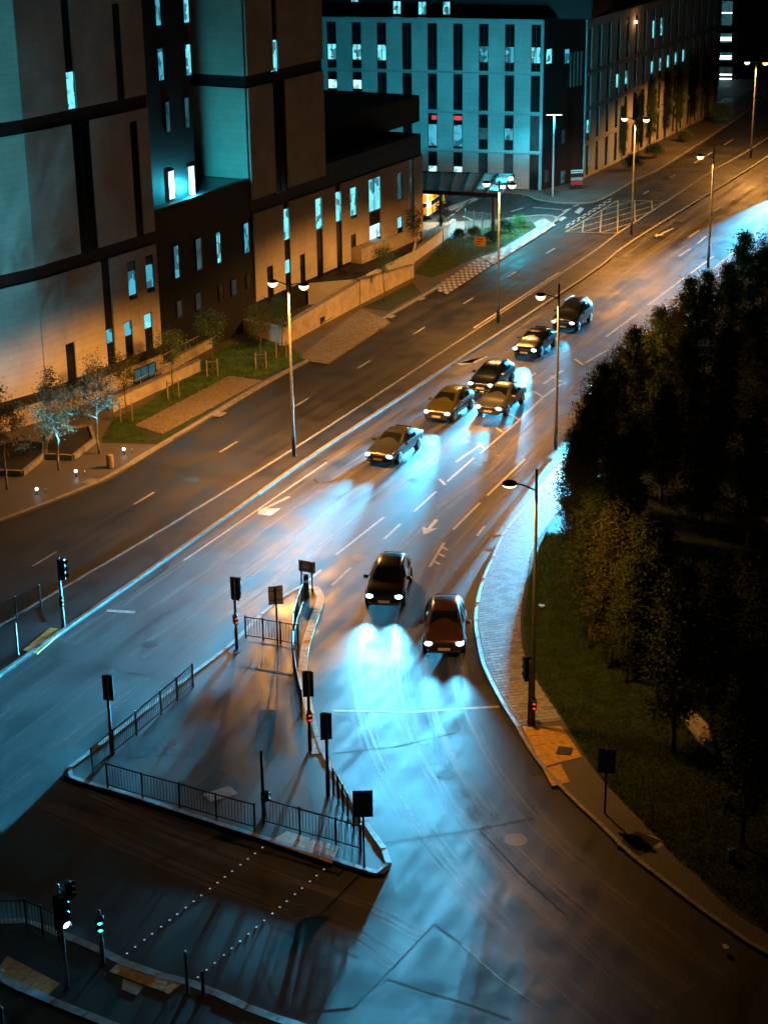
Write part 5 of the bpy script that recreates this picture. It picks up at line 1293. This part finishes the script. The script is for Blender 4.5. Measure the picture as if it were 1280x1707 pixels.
for k, ((x, y), wh) in enumerate((((1095, 700), 'in the faintly lit clearing, upper left'), ((1150, 690), 'in the faintly lit clearing, upper right'), ((1090, 745), 'low in the faintly lit clearing'), ((1180, 770), 'in the dark middle of the park'), ((1235, 610), 'tinged amber near the right edge'), ((1060, 770), 'at the left of the clearing'), ((1225, 1000), 'in the dark right of the lower trees'), ((1170, 870), 'in the dark below the clearing'))):
    plant_tree(bush[k % 2], G(x, y, .12), 'low shrub '+wh, 'park shrubs', 1.0+.15*(k % 3), k*1.1, 'shrub')
for k, ((x, y), h, wh) in enumerate((((1036, 268), 5.2, 'nearest the side road'), ((1063, 256), 6.2, 'second from the side road'), ((1083, 246), 6.8, 'third from the side road'), ((1108, 232), 7.2, 'in the middle of the row'), ((1128, 222), 7.2, 'third from the far end'), ((1150, 210), 7.2, 'second from the far end'), ((1172, 198), 7.0, 'farthest up the row'))):
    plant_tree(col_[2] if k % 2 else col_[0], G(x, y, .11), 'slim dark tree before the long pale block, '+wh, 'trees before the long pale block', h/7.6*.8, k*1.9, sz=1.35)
for k, ((x, y), s, lab) in enumerate((((1090, 262), .7, 'dark clipped shrub bed under the far slim trees'), ((1055, 282), .7, 'dark shrub bed at the near end of the long block'), ((1140, 236), .6, 'low shrub with pale stones up the far pavement'), ((842, 388), .55, 'low hedge clump left of the side road pavement'), ((866, 380), .5, 'low hedge clump at the side road pavement tip'), ((818, 405), .5, 'low pale hedge clump beside the canopy column'), ((790, 396), .45, 'low hedge clump behind the orange notice board'), ((765, 398), .4, 'low hedge clump beside the ramp wall'), ((1198, 205), 1.0, 'dark bush at the end of the long block'))):
    plant_tree(bush[k % 2], G(x, y, .12), lab, 'low shrubs', s, k, 'shrub')
# ---- grass blades on the near lawns
def blades(name, label, pts, n, z, seed, m='blade'):
    rg = np.random.default_rng(seed); P = np.array([(p[0], p[1]) for p in pts]); lo, hi = P.min(0), P.max(0); out = []
    while sum(len(o) for o in out) < n:
        q = rg.uniform(lo, hi, (n*2, 2)); ins = np.zeros(len(q), bool); j = len(P)-1
        for i in range(len(P)):
            c = ((P[i, 1] > q[:, 1]) != (P[j, 1] > q[:, 1])) & (q[:, 0] < (P[j, 0]-P[i, 0])*(q[:, 1]-P[i, 1])/(P[j, 1]-P[i, 1]+1e-12)+P[i, 0]); ins ^= c; j = i
        out.append(q[ins])
    q = np.concatenate(out)[:n]; a = rg.uniform(0, 6.28, n); h = rg.uniform(.05, .13, n); w_ = .014
    v = np.zeros((n*3, 3)); dx, dy = np.cos(a)*w_, np.sin(a)*w_
    v[0::3] = np.stack([q[:, 0]-dx, q[:, 1]-dy, np.full(n, z)], 1); v[1::3] = np.stack([q[:, 0]+dx, q[:, 1]+dy, np.full(n, z)], 1)
    v[2::3] = np.stack([q[:, 0]+rg.normal(0, .05, n), q[:, 1]+rg.normal(0, .05, n), z+h], 1)
    me = np_mesh(name, v, np.arange(n*3).reshape(-1, 3), m); o = bpy.data.objects.new(name, me); COL.objects.link(o)
    return mark(o, label, 'grass', kind='stuff')
blades('grass', 'mown grass beside the curved block pavement', [(p.x, p.y) for p in (G(x, y) for x, y in [(1290, 1570), (1130, 1440), (1003, 1305), (938, 1203), (884, 1112), (872, 1040), (884, 962), (909, 892), (1000, 900), (1100, 1100), (1290, 1250)])], 90000, .12, 3, 'blade_lush')
blades('grass', 'mown grass before the low wall of the clinic', [(p.x, p.y) for p in (G(x, y) for x, y in [(168, 737), (250, 740), (226, 712), (383, 628), (433, 634), (508, 598), (470, 574), (385, 574), (335, 606), (255, 670), (190, 702)])], 40000, .125, 4, 'blade_lush')
blades('grass', 'mown grass around the orange notice board', [(p.x, p.y) for p in (G(x, y) for x, y in [(690, 455), (722, 462), (792, 430), (826, 420), (890, 380), (838, 374), (745, 400)])], 20000, .125, 6, 'blade_lush')
